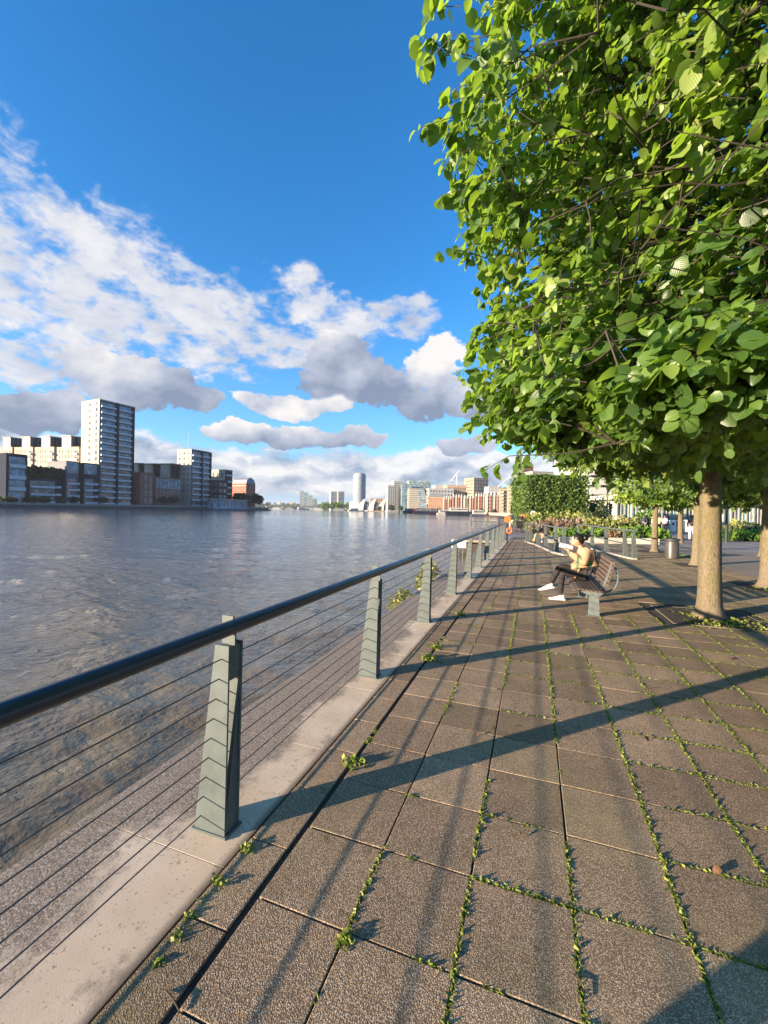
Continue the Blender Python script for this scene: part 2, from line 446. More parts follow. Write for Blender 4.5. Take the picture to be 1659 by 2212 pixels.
def slab(x0, x1, y0, y1, gap=.0045):
    if x1 > PIT[0] + .05 and x0 < PIT[1] - .05 and y1 > PIT[2] + .05 and y0 < PIT[3] - .05: return
    x0, x1, y0, y1 = x0 + gap, x1 - gap, y0 + gap, y1 - gap
    j = g.uniform(-.0022, .0022, 8); b = .0025; t = g.uniform(-.0009, .0009, 4)
    vs = [(x0 + j[0], y0 + j[1], -.03), (x1 + j[2], y0 + j[3], -.03), (x1 + j[4], y1 + j[5], -.03), (x0 + j[6], y1 + j[7], -.03)]
    md = [(v[0], v[1], -b + t[i]) for i, v in enumerate(vs)]
    tp = [(v[0] + b * sx, v[1] + b * sy, t[i]) for i, (v, sx, sy) in enumerate(zip(vs, (1, -1, -1, 1), (1, 1, -1, -1)))]
    slabs.add(vs + md + tp, [(8, 9, 10, 11)] + [f for i in range(4) for k in ((i + 1) % 4,) for f in ((i, k, k + 4, i + 4), (i + 4, k + 4, k + 8, i + 8))])
for i in range(16):
    for k in range(-9, 66): slab(X0 + i * G + (.012 if i == 0 else 0), X0 + (i + 1) * G, Y0 + k * G, Y0 + (k + 1) * G)
for k in range(-9, 66): slab(-1.335, X0 - .012, Y0 - .17 + k * G, Y0 - .17 + (k + 1) * G, .004)
tag(slabs.build('promenade_paving', M_PAVER), kind='structure')
# land under and beyond
EAST = X0 + 16 * G
shore = [(-2.22, -40), (-2.22, 25.3), (-4.3, 26.2), (-4.6, 60), (-9, 120), (-16, 206), (-62, 330), (-124, 455), (-270, 700), (-420, 980), (-700, 1250),
         (-300, 2600), (2600, 2600), (2600, -40)]
def m_ground():
    m, N, b, ob, pos = new_mat('ground_earth'); n = N.noise(pos, 9, 6, .7)
    N.put(b.inputs['Base Color'], N.ramp(n, [(.3, (.018, .014, .010)), (.7, (.06, .048, .035))])); b.inputs['Roughness'].default_value = .95
    return m
gm = MB().prism(shore[::-1], -4.0, -.011)
tag(gm.build('ground', m_ground()), kind='structure')
def m_plaza():
    m, N, b, ob, pos = new_mat('plaza_paving')
    br = N.node('ShaderNodeTexBrick'); N.put(br.inputs['Vector'], pos)
    N.put(br.inputs['Color1'], (.20, .165, .13)); N.put(br.inputs['Color2'], (.235, .195, .155)); N.put(br.inputs['Mortar'], (.09, .075, .055))
    br.inputs['Scale'].default_value = 1.0; br.inputs['Brick Width'].default_value = .6; br.inputs['Row Height'].default_value = .3; br.inputs['Mortar Size'].default_value = .006
    n = N.noise(pos, .5, 6, .65); f = N.mr(n, .3, .7, .72, 1.25)
    c = N.mix(1.0, br.outputs[0], N.com(f, f, f), 'MULTIPLY')
    c = N.mix(N.m('MULTIPLY', N.ss(N.noise(pos, 14, 4, .7), .55, .75), .5), c, (.11, .09, .07))
    N.put(b.inputs['Base Color'], c); b.inputs['Roughness'].default_value = .8
    N.put(b.inputs['Normal'], N.bump(N.noise(pos, 90, 3), .3, .004)); return m
M_PLAZA = m_plaza()
pl = MB()
pl.prism([(EAST, -20), (90, -20), (90, 110), (-8.0, 110), (-4.2, 60), (-3.9, 30.3), (EAST, 30.3)], -.018, -.002)
tag(pl.build('plaza_paving', M_PLAZA), kind='structure')
# tree pits
def pit(x0, x1, y0, y1):
    p = MB(); g2 = np.random.default_rng(int(x0 * 100 + y0))
    nx = 12; vs = []; fs = []
    for j in range(nx + 1):
        for i in range(nx + 1):
            vs.append((x0 + (x1 - x0) * i / nx, y0 + (y1 - y0) * j / nx, (-.002 if x0 < 4 else .006) + g2.uniform(-.006, .012) * (0 < i < nx) * (0 < j < nx)))
    for j in range(nx):
        for i in range(nx): a = j * (nx + 1) + i; fs.append((a, a + 1, a + nx + 2, a + nx + 1))
    p.add(vs, fs); tag(p.build('soil_bed', M_SOIL, smooth=True), kind='structure')
    e = MB(); t = .018
    for (a, b_, c_, d) in ((x0 - t, x1 + t, y0 - t, y0), (x0 - t, x1 + t, y1, y1 + t), (x0 - t, x0, y0, y1), (x1, x1 + t, y0, y1)):
        e.bbox(a, b_, c_, d, -.04, .003, .002)
    tag(e.build('pit_edging', paint('steel_edging', (.16, .13, .10), .6)), kind='structure')
pit(*PIT)
for (tx, ty) in ((5.42, 12.66), (5.33, 17.1), (5.28, 22.2)):
    pit(tx - .62, tx + .62, ty - .62, ty + .62)

# coping of the river wall
def m_coping():
    m, N, b, ob, pos = new_mat('river_wall_concrete')
    x, y, z = N.xyz(pos)
    sp = N.vor(pos, 170.0, 'F1', 'Color'); pd = N.vor(pos, 170.0)
    agg = N.ramp(N.xyz(sp)[0], [(0, (.13, .095, .066)), (.4, (.24, .178, .125)), (.75, (.34, .262, .19)), (.95, (.48, .39, .30))])
    tan = N.ramp(N.noise(pos, 2.2, 6, .6), [(.3, (.53, .40, .275)), (.7, (.70, .555, .40))])
    tan = N.mix(N.m('MULTIPLY', N.ss(N.noise(pos, 70, 3, .6), .62, .70), .8), tan, (.14, .10, .075))
    tan = N.mix(N.m('MULTIPLY', N.ss(N.noise(pos, 14, 5, .7), .60, .68), .6), tan, (.22, .16, .12))
    edge = N.m('ADD', x, N.m('ADD', N.m('MULTIPLY', N.m('SUBTRACT', N.noise(pos, 1.1, 3, .5), .5), 1.0), N.m('MULTIPLY', N.m('SUBTRACT', N.noise(pos, 9, 6, .7), .5), .42)))
    far_ = N.m('MULTIPLY', N.ss(y, 1.9, 2.6), .12)
    k = N.ss(N.m('SUBTRACT', edge, far_), -1.83, -1.66)
    c = N.mix(k, agg, tan)
    c = N.mix(N.m('MULTIPLY', N.ss(N.noise(pos, 3.1, 6, .7), .56, .68), .6), c, N.mix(.5, agg, (.20, .155, .12)))
    c = N.mix(N.ss(x, -1.40, -1.34), c, (.13, .10, .07))
    N.put(b.inputs['Base Color'], c); b.inputs['Roughness'].default_value = .85
    N.put(b.inputs['Normal'], N.bump(N.m('ADD', N.m('MULTIPLY', pd, -.6), N.m('MULTIPLY', N.noise(pos, 160, 3), .5)), N.m('MULTIPLY_ADD', k, -.16, .24), .004)); return m
M_COP = m_coping()
cp = MB(); wl = MB()
for k in range(-3, 24):
    y = 1.60 + 1.03 * k
    if y > 25: break
    cp.bbox(-2.27, -1.345, y + .0015, min(y + 1.0285, 25.2), -.14, -.006, .0015)
rw = empty('river_wall', (-2.2, 12, 0), label='long river wall with pinkish worn concrete coping under the near railing', cat='river wall')
o = cp.build('coping', M_COP, rw); o.location = (2.2, -12, 0)
wl.box(-2.23, -1.36, -3, 25.2, -5, -.15)
o = wl.build('wall_face', paint('wet_wall', (.16, .14, .10), .8, .3, 1.5, wear=(.06, .075, .03)), rw); o.location = (2.2, -12, 0)
rw2 = MB().prism([(-4.3, 25.2), (-1.34, 25.2), (-1.34, 30.3), (-3.9, 30.3), (-4.6, 60), (-5.1, 60), (-4.75, 26.0)], -.13, -.004)
tag(rw2.build('river_wall', M_COP), 'pale coping of the river wall stepping out beyond the end of the railing', 'river wall')

# river
def m_river():
    m, N, b, ob, pos = new_mat('river_water')
    cdn = N.vm('LENGTH', pos, None, 1)
    p2 = N.vm('MULTIPLY', pos, (1.0, .55, 1.0))
    rot = N.node('ShaderNodeVectorRotate', rotation_type='Z_AXIS'); N.put(rot.inputs['Vector'], pos); rot.inputs['Angle'].default_value = R(12)
    p2 = N.vm('MULTIPLY', rot.outputs[0], (.45, 1.5, 1.0))
    w1 = N.noise(p2, .42, 4, .55, .6); w2 = N.noise(p2, 1.5, 3, .5, .4); w3 = N.noise(pos, 5.0, 4, .6, .2)
    sw = N.noise(N.vm('MULTIPLY', pos, (.5, .15, 1)), .35, 4, .6, 1.5)
    h = N.m('ADD', N.m('MULTIPLY', w1, .34), N.m('ADD', N.m('MULTIPLY', w2, .40), N.m('MULTIPLY', w3, .28)))
    calm = N.mr(cdn, 14, 130, 1.0, .48)
    calm = N.m('MULTIPLY', calm, N.mr(cdn, 3.5, 16, .42, 1.0))
    nb = N.bump(N.m('MULTIPLY', h, calm), 1.0, WAVE)
    mud_sky = N.ramp(sw, [(.35, (.072, .055, .030)), (.6, (.105, .080, .043)), (.8, (.15, .115, .062))])
    wx = N.xyz(pos)[0]; mud_sky = N.mix(N.mr(wx, -22, -4, .0, 1.0), N.mix(.75, mud_sky, (.085, .108, .140)), N.mix(1.0, mud_sky, (1.45, 1.4, 1.3), 'MULTIPLY'))  # open water: bluish sky sheen put into the colour; silt brown near the wall
    N.put(b.inputs['Base Color'], mud_sky); b.inputs['Roughness'].default_value = .05; b.inputs['IOR'].default_value = 1.5
    b.inputs['Specular IOR Level'].default_value = .5
    N.put(b.inputs['Normal'], nb); return m
WZ = -.9
M_RIV = m_river()
rv = MB()
# fine waves close by, coarser far off
nx, ny = 300, 400
xs = -2.2 - np.linspace(0, 1, nx) ** 1.9 * 90; ys = -6 + np.linspace(0, 1, ny) ** 1.7 * 130
from mathutils import noise as mnoise
vs = []
for j in range(ny):
    for i in range(nx):
        x, y = float(xs[i]), float(ys[j]); dd = min(1.0, 14 / (4 + math.hypot(x, y)))
        u_, v_ = x * .94 + y * .34, y * .94 - x * .34
        z = .15 * mnoise.noise(Vector((u_ * .30, v_ * .62, 0))) + .10 * (.5 - abs(mnoise.noise(Vector((u_ * .75 + 9, v_ * 1.5, 3))))) + .06 * (.5 - abs(mnoise.noise(Vector((u_ * 1.7, v_ * 3.0, 5))))) + .03 * mnoise.noise(Vector((x * 3.6, y * 3.1, 7)))
        e = min(1, i / 4) * min(1, (nx - 1 - i) / 12) * min(1, j / 4) * min(1, (ny - 1 - j) / 12)
        vs.append((x, y, WZ + (z * .52 * (.35 + .65 * dd)) * e))
rv.add(vs, [(j * nx + i, (j + 1) * nx + i, (j + 1) * nx + i + 1, j * nx + i + 1) for j in range(ny - 1) for i in range(nx - 1)])
xa, xb, ya, yb = float(xs[-1]), -2.2, -6.0, float(ys[-1])
for (x0, x1, y0, y1) in ((-3200, xa, -800, 6000), (xa, 1500, yb, 6000), (xa, xb, -800, ya)):
    rv.add([(x0, y0, WZ), (x1, y0, WZ), (x1, y1, WZ), (x0, y1, WZ)], [(0, 1, 2, 3)])
tag(rv.build('river', M_RIV, smooth=True), kind='structure')

# ================================================================ railing
M_POST = paint('grey_green_paint', (.082, .102, .096), .55, .16, 9.0, wear=(.112, .126, .108))
M_RAIL = paint('dark_blue_grey_paint', (.022, .032, .042), .34, .15, 6.0)
M_CABLE = paint('steel_cable', (.10, .095, .085), .45, .2, 20, metal=.6)
M_BOLT = paint('bolt_steel', (.35, .35, .33), .35, .1, 20, metal=.8)
RX = -1.47
def post_meshes():
    L0, R0, L1, R1, H = -1.655, -1.460, -1.538, -1.452, .985
    quad = [(L0, 0), (R0, 0), (R1, H), (L1, H)]
    fp = MB().prism_y(quad, 0, .012)
    bp = MB().prism_y([(L0 + .003, 0), (R0, 0), (R1, H + .002), (L1, H + .002)], .100, .112)
    sp = MB().prism_y([(L1 - .018, .80), (-1.462, .80), (-1.460, H - .012), (L1 + .004, H - .012)], .0125, .0995)
    sp.tube([(-1.4615, .055, .87), (-1.4615, .055, .95)], .006, 6)
    sp.prism_x([(.0125, .0), (.0995, .0), (.0995, .73), (.0125, .03)], -1.474, -1.4655)  # added triangular web, slanted like the front plate's shadow on the back plate
    bt = MB().tube([(0, -.004, 0), (0, -.0003, 0)], .0055, 8)
    br = MB().box(-1.492, -1.452, .045, .057, H - .02, 1.045)
    br.box(-1.548, -1.478, .060, .072, H - .01, 1.124)
    ba = MB().box(L0 - .012, R0 + .012, -.008, .122, -.008, .006)
    return [('front_plate', fp, M_POST), ('back_plate', bp, M_POST), ('spacer_shade_web', sp, M_POST), ('bolt', bt, M_BOLT), ('bracket', br, M_POST), ('base_plate', ba, M_POST)]
PM = [(n, b.mesh(n, m), m) for n, b, m in post_meshes()]
def make_post(parent, loc, rz=0.0, plain=False):
    p = bpy.data.objects.new('post', PM[0][1]); COL.objects.link(p); p.parent = parent; p.location = loc; p.rotation_euler = (0, 0, rz)
    for n, me, m in PM[1:]:
        if n == 'bolt':
            for (x, z) in () if plain else ((-1.515, .70), (-1.480, .695)): link(n, me, p).location = (x, 0, z)
            continue
        link(n, me, p)
    return p
CAB = [(.075 + .105 * k, -1.614 + (.117 / .84) * .105 * k) for k in range(9)]
PY = [-2.70, -.48] + [1.74 + 2.19 * k for k in range(11)]
PY[3:] = [3.93, 6.20, 8.50, 10.72, 12.95, 15.13, 17.33, 19.5, 21.7, 23.75][:len(PY) - 3]
rl = empty('riverside_railing', (0, 0, 0), label='long grey green cable railing with round dark handrail along the river edge', cat='railing')
for y in PY: make_post(rl, (0, y, 0), 0, not 0 < y < 7)
hr = MB().tube([(RX, y, 1.072) for y in (-3.5, -1, .6, 1.6, 2.6, 4.5, 8, 14, 20, 23.95)], .0385, 20)
hr.build('handrail', M_RAIL, rl, True)
cab = MB()
me0 = None
for z, x in CAB:
    c_ = MB().tube([(0, -3.5, 0), (0, 5, 0), (0, 23.9, 0)], .0034, 6)
    if me0 is None: me0 = c_.mesh('cable', M_CABLE, True)
    link('cable', me0, rl).location = (x, 0, z)
def short_rail(name, pts, label, lift=0.0, gate=False, n_c=5):
    """railing along world points (one per post)"""
    e = empty(name, (0, 0, 0), label=label, cat='railing')
    pts = [Vector(p) for p in pts]
    for i, p in enumerate(pts):
        q = pts[min(i + 1, len(pts) - 1)] - pts[max(i - 1, 0)]; a = math.atan2(q.y, q.x) - math.pi / 2
        rotm = Matrix.Rotation(a, 3, 'Z'); off = rotm @ Vector((1.50, 0, 0))
        make_post(e, (p.x + off.x, p.y + off.y, p.z), a, True)
    a0 = pts[0] + (pts[0] - pts[1]) * .05; a1 = pts[-1] + (pts[-1] - pts[-2]) * .25
    up_ = lambda v: Vector((v.x, v.y, v.z + 1.075))
    path = [Vector((a0.x, a0.y, a0.z + .9)), up_(a0)] if gate else [up_(a0)]
    MB().tube(path + [up_(p) for p in pts[1:-1]] + [up_(a1)], .034, 12).build('handrail', M_POST, e, True)
    for k in range(n_c):
        z = .12 + k * .85 / n_c
        MB().tube([Vector((p.x, p.y, p.z + z)) for p in [a0] + pts[1:-1] + [a1]], .005, 5).build('cable', M_CABLE, e, True)
    return e
def gp(px, py, z=0.0):
    b = ray(px, py)[1]; return at(px, py, (EYE - z) / b)
short_rail('landing_railing', [(-3.75, 26.9, 0), (-3.45, 26.95, 0), (-2.85, 27.0, 0), (-2.45, 27.0, 0), (-1.75, 27.1, 0)], 'short cable railing across the river landing beyond the end of the long handrail')
short_rail('step_railing', [gp(*p) for p in ((1136.5, 1167.5), (1145, 1170), (1160, 1174), (1177, 1180.5), (1199, 1191), (1216, 1197))], 'slanting grey cable railing between the promenade and the planting beds')
short_rail('step_railing', [gp(*p) for p in ((1248, 1173), (1277, 1182), (1307, 1191), (1347, 1201), (1366, 1205.5))], 'grey cable railing with bent handrail end behind the seated woman', gate=True)
M_KERB = paint('pale_stone', (.36, .32, .26), .8, .15, 2.0)
for pp, lab in ((((1137, 1171), (1158, 1177), (1198, 1195), (1222, 1200.5)), 'pale stone kerb below the slanting railing on the left'), (((1268, 1184), (1310, 1194), (1350, 1204), (1372, 1209)), 'pale stone kerb below the railing behind the bench')):
    q = [gp(*p) for p in pp]; k = MB()
    for a, b_ in zip(q, q[1:]):
        d_ = (b_ - a).normalized(); n_ = Vector((-d_.y, d_.x, 0)) * .09
        v = [a - n_, b_ - n_, b_ + n_, a + n_]
        k.prism([(w.x, w.y) for w in v], -.01, .05)
    tag(k.build('kerb', M_KERB), lab, 'kerb')
# ================================================================ trees
def m_bark():
    m, N, b, ob, pos = new_mat('bark')
    st = N.vm('MULTIPLY', pos, (1, 1, .35)); n1 = N.noise(st, 42, 7, .72, .5); n2 = N.noise(pos, 3.2, 5, .6); v = N.vor(N.vm('MULTIPLY', pos, (1, 1, .3)), 26, 'DISTANCE_TO_EDGE')
    c = N.ramp(n1, [(.30, (.070, .056, .036)), (.48, (.145, .118, .074)), (.70, (.23, .19, .125))])
    c = N.mix(N.ss(n2, .42, .62), c, N.mix(.55, c, (.13, .115, .045)))
    z = N.xyz(pos)[2]
    c = N.mix(N.m('MULTIPLY', N.m('SUBTRACT', 1.0, N.ss(z, .1, .85)), .6), c, N.ramp(n1, [(.3, (.08, .06, .044)), (.7, (.24, .185, .14))]))
    N.put(b.inputs['Base Color'], c); b.inputs['Roughness'].default_value = .9; b.inputs['Specular IOR Level'].default_value = .2
    N.put(b.inputs['Normal'], N.bump(N.m('ADD', N.m('MULTIPLY', n1, .7), N.m('MULTIPLY', v, .8)), .7, .014)); return m
M_BARK = m_bark()
M_TWIG = paint('twig_bark', (.035, .026, .018), .8, .3, 12)
M_LEAF = leaf_mat('alder_leaf', [(0, (.013, .038, .010)), (.3, (.040, .098, .020)), (.6, (.115, .195, .038)), (1, (.27, .33, .085))], (.36, .56, .05), .40, .38)  # wide dark to bright spread puts lit and shaded leaf contrast into the colour
M_LEAF2 = leaf_mat('tree_leaf', [(0, (.03, .065, .012)), (.5, (.075, .14, .022)), (1, (.17, .22, .04))], (.30, .46, .035), .36, .5, False)
def trunk_mesh(h, r0, r1, seed, lean=(0, 0), seg=28):
    g = np.random.default_rng(seed); b = MB(); n = 26; ph = g.uniform(0, 6, 4)
    vs, fs = [], []
    for i in range(n + 1):
        t = i / n; z = h * t - .03
        r = r0 + (r1 - r0) * t + .085 * r0 / .19 * math.exp(-z / .10) + .02 * math.exp(-z / .5)
        cx = lean[0] * t + .012 * math.sin(3 * t + ph[0]); cy = lean[1] * t + .012 * math.sin(4 * t + ph[1])
        for k in range(seg):
            a = 2 * math.pi * k / seg
            rr = r * (1 + .035 * math.sin(3 * a + ph[2] + z * .4) + .025 * math.sin(5 * a + ph[3]) + .02 * mnoise.noise(Vector((math.cos(a) * 3, math.sin(a) * 3, z * 2.2 + seed))))
            vs.append((cx + rr * math.cos(a), cy + rr * math.sin(a), z))
    for i in range(n):
        for k in range(seg): fs.append((i * seg + k, i * seg + (k + 1) % seg, (i + 1) * seg + (k + 1) % seg, (i + 1) * seg + k))
    return b.add(vs, fs)
def limb(b, p0, p1, r0, r1, g, n=6, sag=0.0, seg=7):
    p0, p1 = Vector(p0), Vector(p1); L = (p1 - p0).length; pts = []
    for i in range(n + 1):
        t = i / n; p = p0.lerp(p1, t)
        w = math.sin(math.pi * t) * L * .06
        pts.append(p + Vector((g.uniform(-w, w), g.uniform(-w, w), g.uniform(-w, w) + sag * math.sin(math.pi * t))))
    b.tube(pts, [r0 + (r1 - r0) * i / n for i in range(n + 1)], seg, False); return pts
def make_tree(label, loc, trunk, prof, n_cl, per, size, rows, seed, leafm, face=None, hidden=.25, noise_s=.8, thr=-.12, shell=.42, trunk_part=True, twigs=True, limbs=14, extra=(), fill=0, carve=(), forks=0, near=0, rise=None):
    """prof: [(z, R)] of the crown; face: unit vector towards which the crown is dense"""
    g = np.random.default_rng(seed)
    t = empty('street_tree', loc, 0, label, 'tree', 'broad leaved trees along the promenade')
    h, r0, r1 = trunk
    trunk_mesh(h, r0, r1, seed).build('trunk', M_BARK, t, True)
    zs = np.array([p[0] for p in prof]); rs = np.array([p[1] for p in prof])
    # clusters
    n = int(n_cl * 4.2); z = g.uniform(zs[0], zs[-1], n); nb = int(n * .22); z[:nb] = zs[0] + np.abs(g.normal(0, .22, nb))
    a = g.uniform(0, 2 * math.pi, n); Rz = np.interp(z, zs, rs)
    u = g.random(n); f = 1 - shell * u ** 1.6; f[:nb] = np.sqrt(g.random(nb))
    f *= 1 + .07 * np.sin(3 * a + z * 1.3 + seed) * np.sin(2.1 * z + seed) + g.normal(0, .03, n)
    lowf = np.array([mnoise.noise(Vector((math.cos(q) * 2.6, math.sin(q) * 2.6, w * .85 + seed))) for q, w in zip(a, z)]); f *= 1 + .16 * np.minimum(lowf, .25)
    P = np.stack([np.cos(a) * Rz * f, np.sin(a) * Rz * f, z], 1)
    if rise: P[:, 2] = rise(P)
    nz = np.array([mnoise.noise(Vector(p * noise_s) + Vector((seed, 0, 0))) for p in P])
    keep = nz > thr + g.normal(0, .08, n)
    for (cx_, cy_, cz_, cr_) in carve: keep &= np.linalg.norm(P - np.array((cx_, cy_, cz_)), axis=1) > cr_ * g.uniform(.8, 1.1, n)
    if near: keep &= np.linalg.norm(P + np.array(loc) - np.array((0, 0, EYE)), axis=1) > near
    if face is not None:
        fv = np.array(face); rad = unit(P[:, :2]); dt = rad @ fv[:2]
        keep &= (dt > -.15) | (g.random(n) < hidden)
    P = P[keep][:n_cl]
    if fill:
        z2 = g.uniform(zs[0] + .2, zs[-1] - .3, fill); a2 = g.uniform(0, 2 * math.pi, fill); r2_ = np.interp(z2, zs, rs) * g.uniform(.35, .8, fill)
        Q = np.stack([np.cos(a2) * r2_, np.sin(a2) * r2_, z2], 1); P = np.concatenate([P, Q])
    if len(extra): P = np.concatenate([P, np.array(extra)])
    n = len(P); out = unit(np.concatenate([P[:, :2], np.zeros((n, 1))], 1))
    tw = unit(out + g.normal(0, .55, (n, 3)) + np.array([0, 0, -.10])); tl = g.uniform(.18, .46, n) * size / .1
    m_ = g.integers(per[0], per[1] + 1, n); idx = np.repeat(np.arange(n), m_); k = len(idx)
    s = g.random(k) ** .8
    rootp = P[idx] + tw[idx] * (s * tl[idx])[:, None] + np.array([0, 0, -.06]) * (s ** 2 * tl[idx])[:, None]
    sgn = np.where(g.random(k) < .5, -1, 1)[:, None]
    side = unit(np.cross(tw[idx], np.array([0, 0, 1.0])))
    D = unit(.55 * tw[idx] + .75 * sgn * side + np.array([0, 0, -1.0]) * g.uniform(0, .9, k)[:, None] + g.normal(0, .35, (k, 3)))
    Nn = unit(np.array([0, 0, .8]) + .55 * out[idx] + g.normal(0, .5, (k, 3)))
    S = size * np.clip(g.lognormal(0, .32, k), .4, 1.75)
    pet = D * (.18 * S)[:, None]
    cl_t = np.clip(.5 + .9 * np.array([mnoise.noise(Vector(p * 1.1) + Vector((0, seed, 0))) for p in P]) + g.normal(0, .16, n), 0, 1)
    me = leaves_mesh('crown', rootp + pet, D, Nn, S, leafm, rows, g, np.clip(cl_t[idx] * .7 + .3 * g.random(k), 0, 1))
    link('crown', me, t)
    br = MB(); hb = zs[0]
    top = Vector((0, 0, h))
    ends = []
    for i in range(limbs):
        a_ = 2 * math.pi * i / limbs * 1.618 * 2; zz = g.uniform(hb + .15, zs[-1] * .85); rr = np.interp(zz, zs, rs) * g.uniform(.55, .85)
        st = Vector((0, 0, min(h - .05, max(h * .72, zz - rr * .5))))
        pts = limb(br, st, (math.cos(a_) * rr, math.sin(a_) * rr, zz), r1 * .26, .008, g, 7, .12)
        ends += pts[2:]
        for k_ in range(forks):
            s_ = pts[2 + k_ % 4]; zz2 = float(s_.z) + g.uniform(-.5, .7); a2_ = a_ + g.uniform(-.8, .8); r2_ = np.interp(zz2, zs, rs) * g.uniform(.75, .98)
            p2_ = limb(br, s_, (math.cos(a2_) * r2_, math.sin(a2_) * r2_, max(zz2, hb + .1)), r1 * .055, .004, g, 6, .05, 5); ends += p2_[2:]
            for k2 in range(2):
                s2 = p2_[2 + k2 * 2]; a3 = a2_ + g.uniform(-.6, .6); z3 = float(s2.z) + g.uniform(-.4, .5); r3 = np.interp(z3, zs, rs) * g.uniform(.85, 1.0)
                ends += limb(br, s2, (math.cos(a3) * r3, math.sin(a3) * r3, max(z3, hb + .05)), .008, .003, g, 5, .03, 4)[1:]
    br.tube([(0, 0, h - .1), (.05, .03, h + (zs[-1] - h) * .5), (0, .1, zs[-1] * .93)], [r1 * .9, r1 * .5, .02], 8, False)
    if twigs:
        E_ = np.array([tuple(e) for e in ends]); W0 = float(zs[0])
        for i in range(n):
            p = P[i]; q = p + tw[i] * tl[i] + np.array([0, 0, -.06 * tl[i]])
            d = np.linalg.norm(E_ - p, axis=1); e = E_[int(np.argmin(d))]
            if i % 3 == 0 and .15 < d.min() < .75:
                br.tube([tuple(e), tuple((e + p) / 2 + g.normal(0, .04, 3)), tuple(p), tuple(q)], [.006, .005, .0035, .0016], 4, False)
            else: br.tube([tuple(p - tw[i] * .1), tuple((p + q) / 2), tuple(q)], [.0035, .003, .0015], 3, False)
    br.build('branches', M_TWIG, t, True)
    return t
tocam = lambda x, y: unit(np.array([-x, -y, 0.0]))
# stray twigs that break the outline (relative to the tree)
ex = []
gx = np.random.default_rng(5)
for (px, py, d) in ((950, 110, 2.55), (975, 120, 2.6), (990, 120, 2.7), (980, 255, 2.75), (1010, 250, 2.8), (970, 20, 2.9), (1040, 400, 3.0), (1020, 550, 3.1), (1100, 985, 3.1), (1125, 985, 3.1), (1070, 890, 3.2)):
    p = at(px, py, d); ex.append((p.x - 2.8, p.y - 4.1, p.z))
make_tree('large leafy tree whose crown hangs over the promenade in the foreground', (2.8, 4.1, 0), (2.9, .19, .14),
          [(2.12, 2.55), (2.35, 2.9), (2.8, 3.04), (4.0, 3.13), (5.6, 3.2), (7.2, 2.9), (8.4, 1.4)], 9000, (8, 13), .067, 4, 11, M_LEAF, tocam(2.8, 4.1), .12, 1.5, -.09, extra=ex, fill=5200, near=1.95, limbs=26, forks=5, rise=lambda P: P[:, 2] + (.12 * (P[:, 0] + 3.1) + .17 * np.maximum(0, P[:, 1] + 1.0)) * np.clip(1 - (P[:, 2] - 2.1) / 2.2, 0, 1), carve=[(q_.x - 2.8, q_.y - 4.1, q_.z, r_) for q_, r_ in ((at(1500, 300, 1.9), .85), (at(1330, 220, 2.5), .5), (at(1600, 560, 1.5), .5), (at(1450, 520, 2.2), .45), (at(1330, 860, 2.6), .3))])
make_tree('tree with mossy trunk in a soil bed beside the bench', (2.80, 8.42, 0), (3.15, .160, .138),
          [(2.65, 1.5), (2.85, 2.3), (3.6, 2.6), (6.0, 2.6), (7.6, 1.2)], 1900, (8, 12), .10, 2, 12, M_LEAF2, tocam(2.8, 8.4), .3)
make_tree('tree cut by the right edge of the picture behind the mossy trunk', (5.42, 12.66, 0), (3.0, .17, .14),
          [(2.55, 1.4), (2.8, 2.2), (3.8, 2.5), (6.2, 2.4), (7.2, 1.1)], 1300, (7, 11), .11, 2, 13, M_LEAF2, tocam(5.3, 12.7), .3, twigs=False)
make_tree('tree mostly hidden behind the mossy trunk', (5.33, 17.1, 0), (2.9, .14, .11),
          [(2.4, 1.2), (2.7, 1.9), (3.6, 2.1), (5.2, 1.9), (6.0, .9)], 1000, (7, 11), .11, 2, 14, M_LEAF2, tocam(5.2, 17), .3, twigs=False)
make_tree('slender tree with sunlit yellow green crown next to the litter bin', (5.28, 22.2, 0), (2.8, .13, .10),
          [(2.25, .9), (2.5, 1.5), (3.2, 1.75), (4.6, 1.6), (5.4, .7)], 900, (7, 11), .12, 2, 15, leaf_mat('sunny_leaf', [(0, (.08, .14, .02)), (.6, (.17, .25, .035)), (1, (.28, .32, .06))], (.42, .58, .05), .4, .5, False), tocam(5.3, 22.2), .4, thr=-.05, twigs=False)
make_tree('tree with dark dense crown beyond the right edge tree', (9.4, 17.2, 0), (2.9, .17, .13),
          [(2.4, 1.3), (2.7, 2.2), (3.8, 2.4), (5.6, 2.1), (6.4, .9)], 900, (7, 11), .12, 2, 16, M_LEAF2, tocam(9.4, 17.2), .3, twigs=False)
make_tree('tree in the plaza row behind the others with shaded crown', (9.5, 22.6, 0), (2.9, .17, .13),
          [(2.4, 1.3), (2.7, 2.2), (3.8, 2.4), (5.6, 2.1), (6.4, .9)], 900, (7, 11), .13, 2, 17, M_LEAF2, tocam(9.4, 22), .3, twigs=False)
make_tree('farthest tree of the plaza row in front of the pale balconies', (8.6, 30.5, 0), (2.9, .14, .11),
          [(2.5, 1.2), (2.8, 2.0), (3.8, 2.2), (5.4, 2.0), (6.2, .9)], 800, (7, 11), .15, 2, 18, M_LEAF2, tocam(8.6, 30), .3, twigs=False)

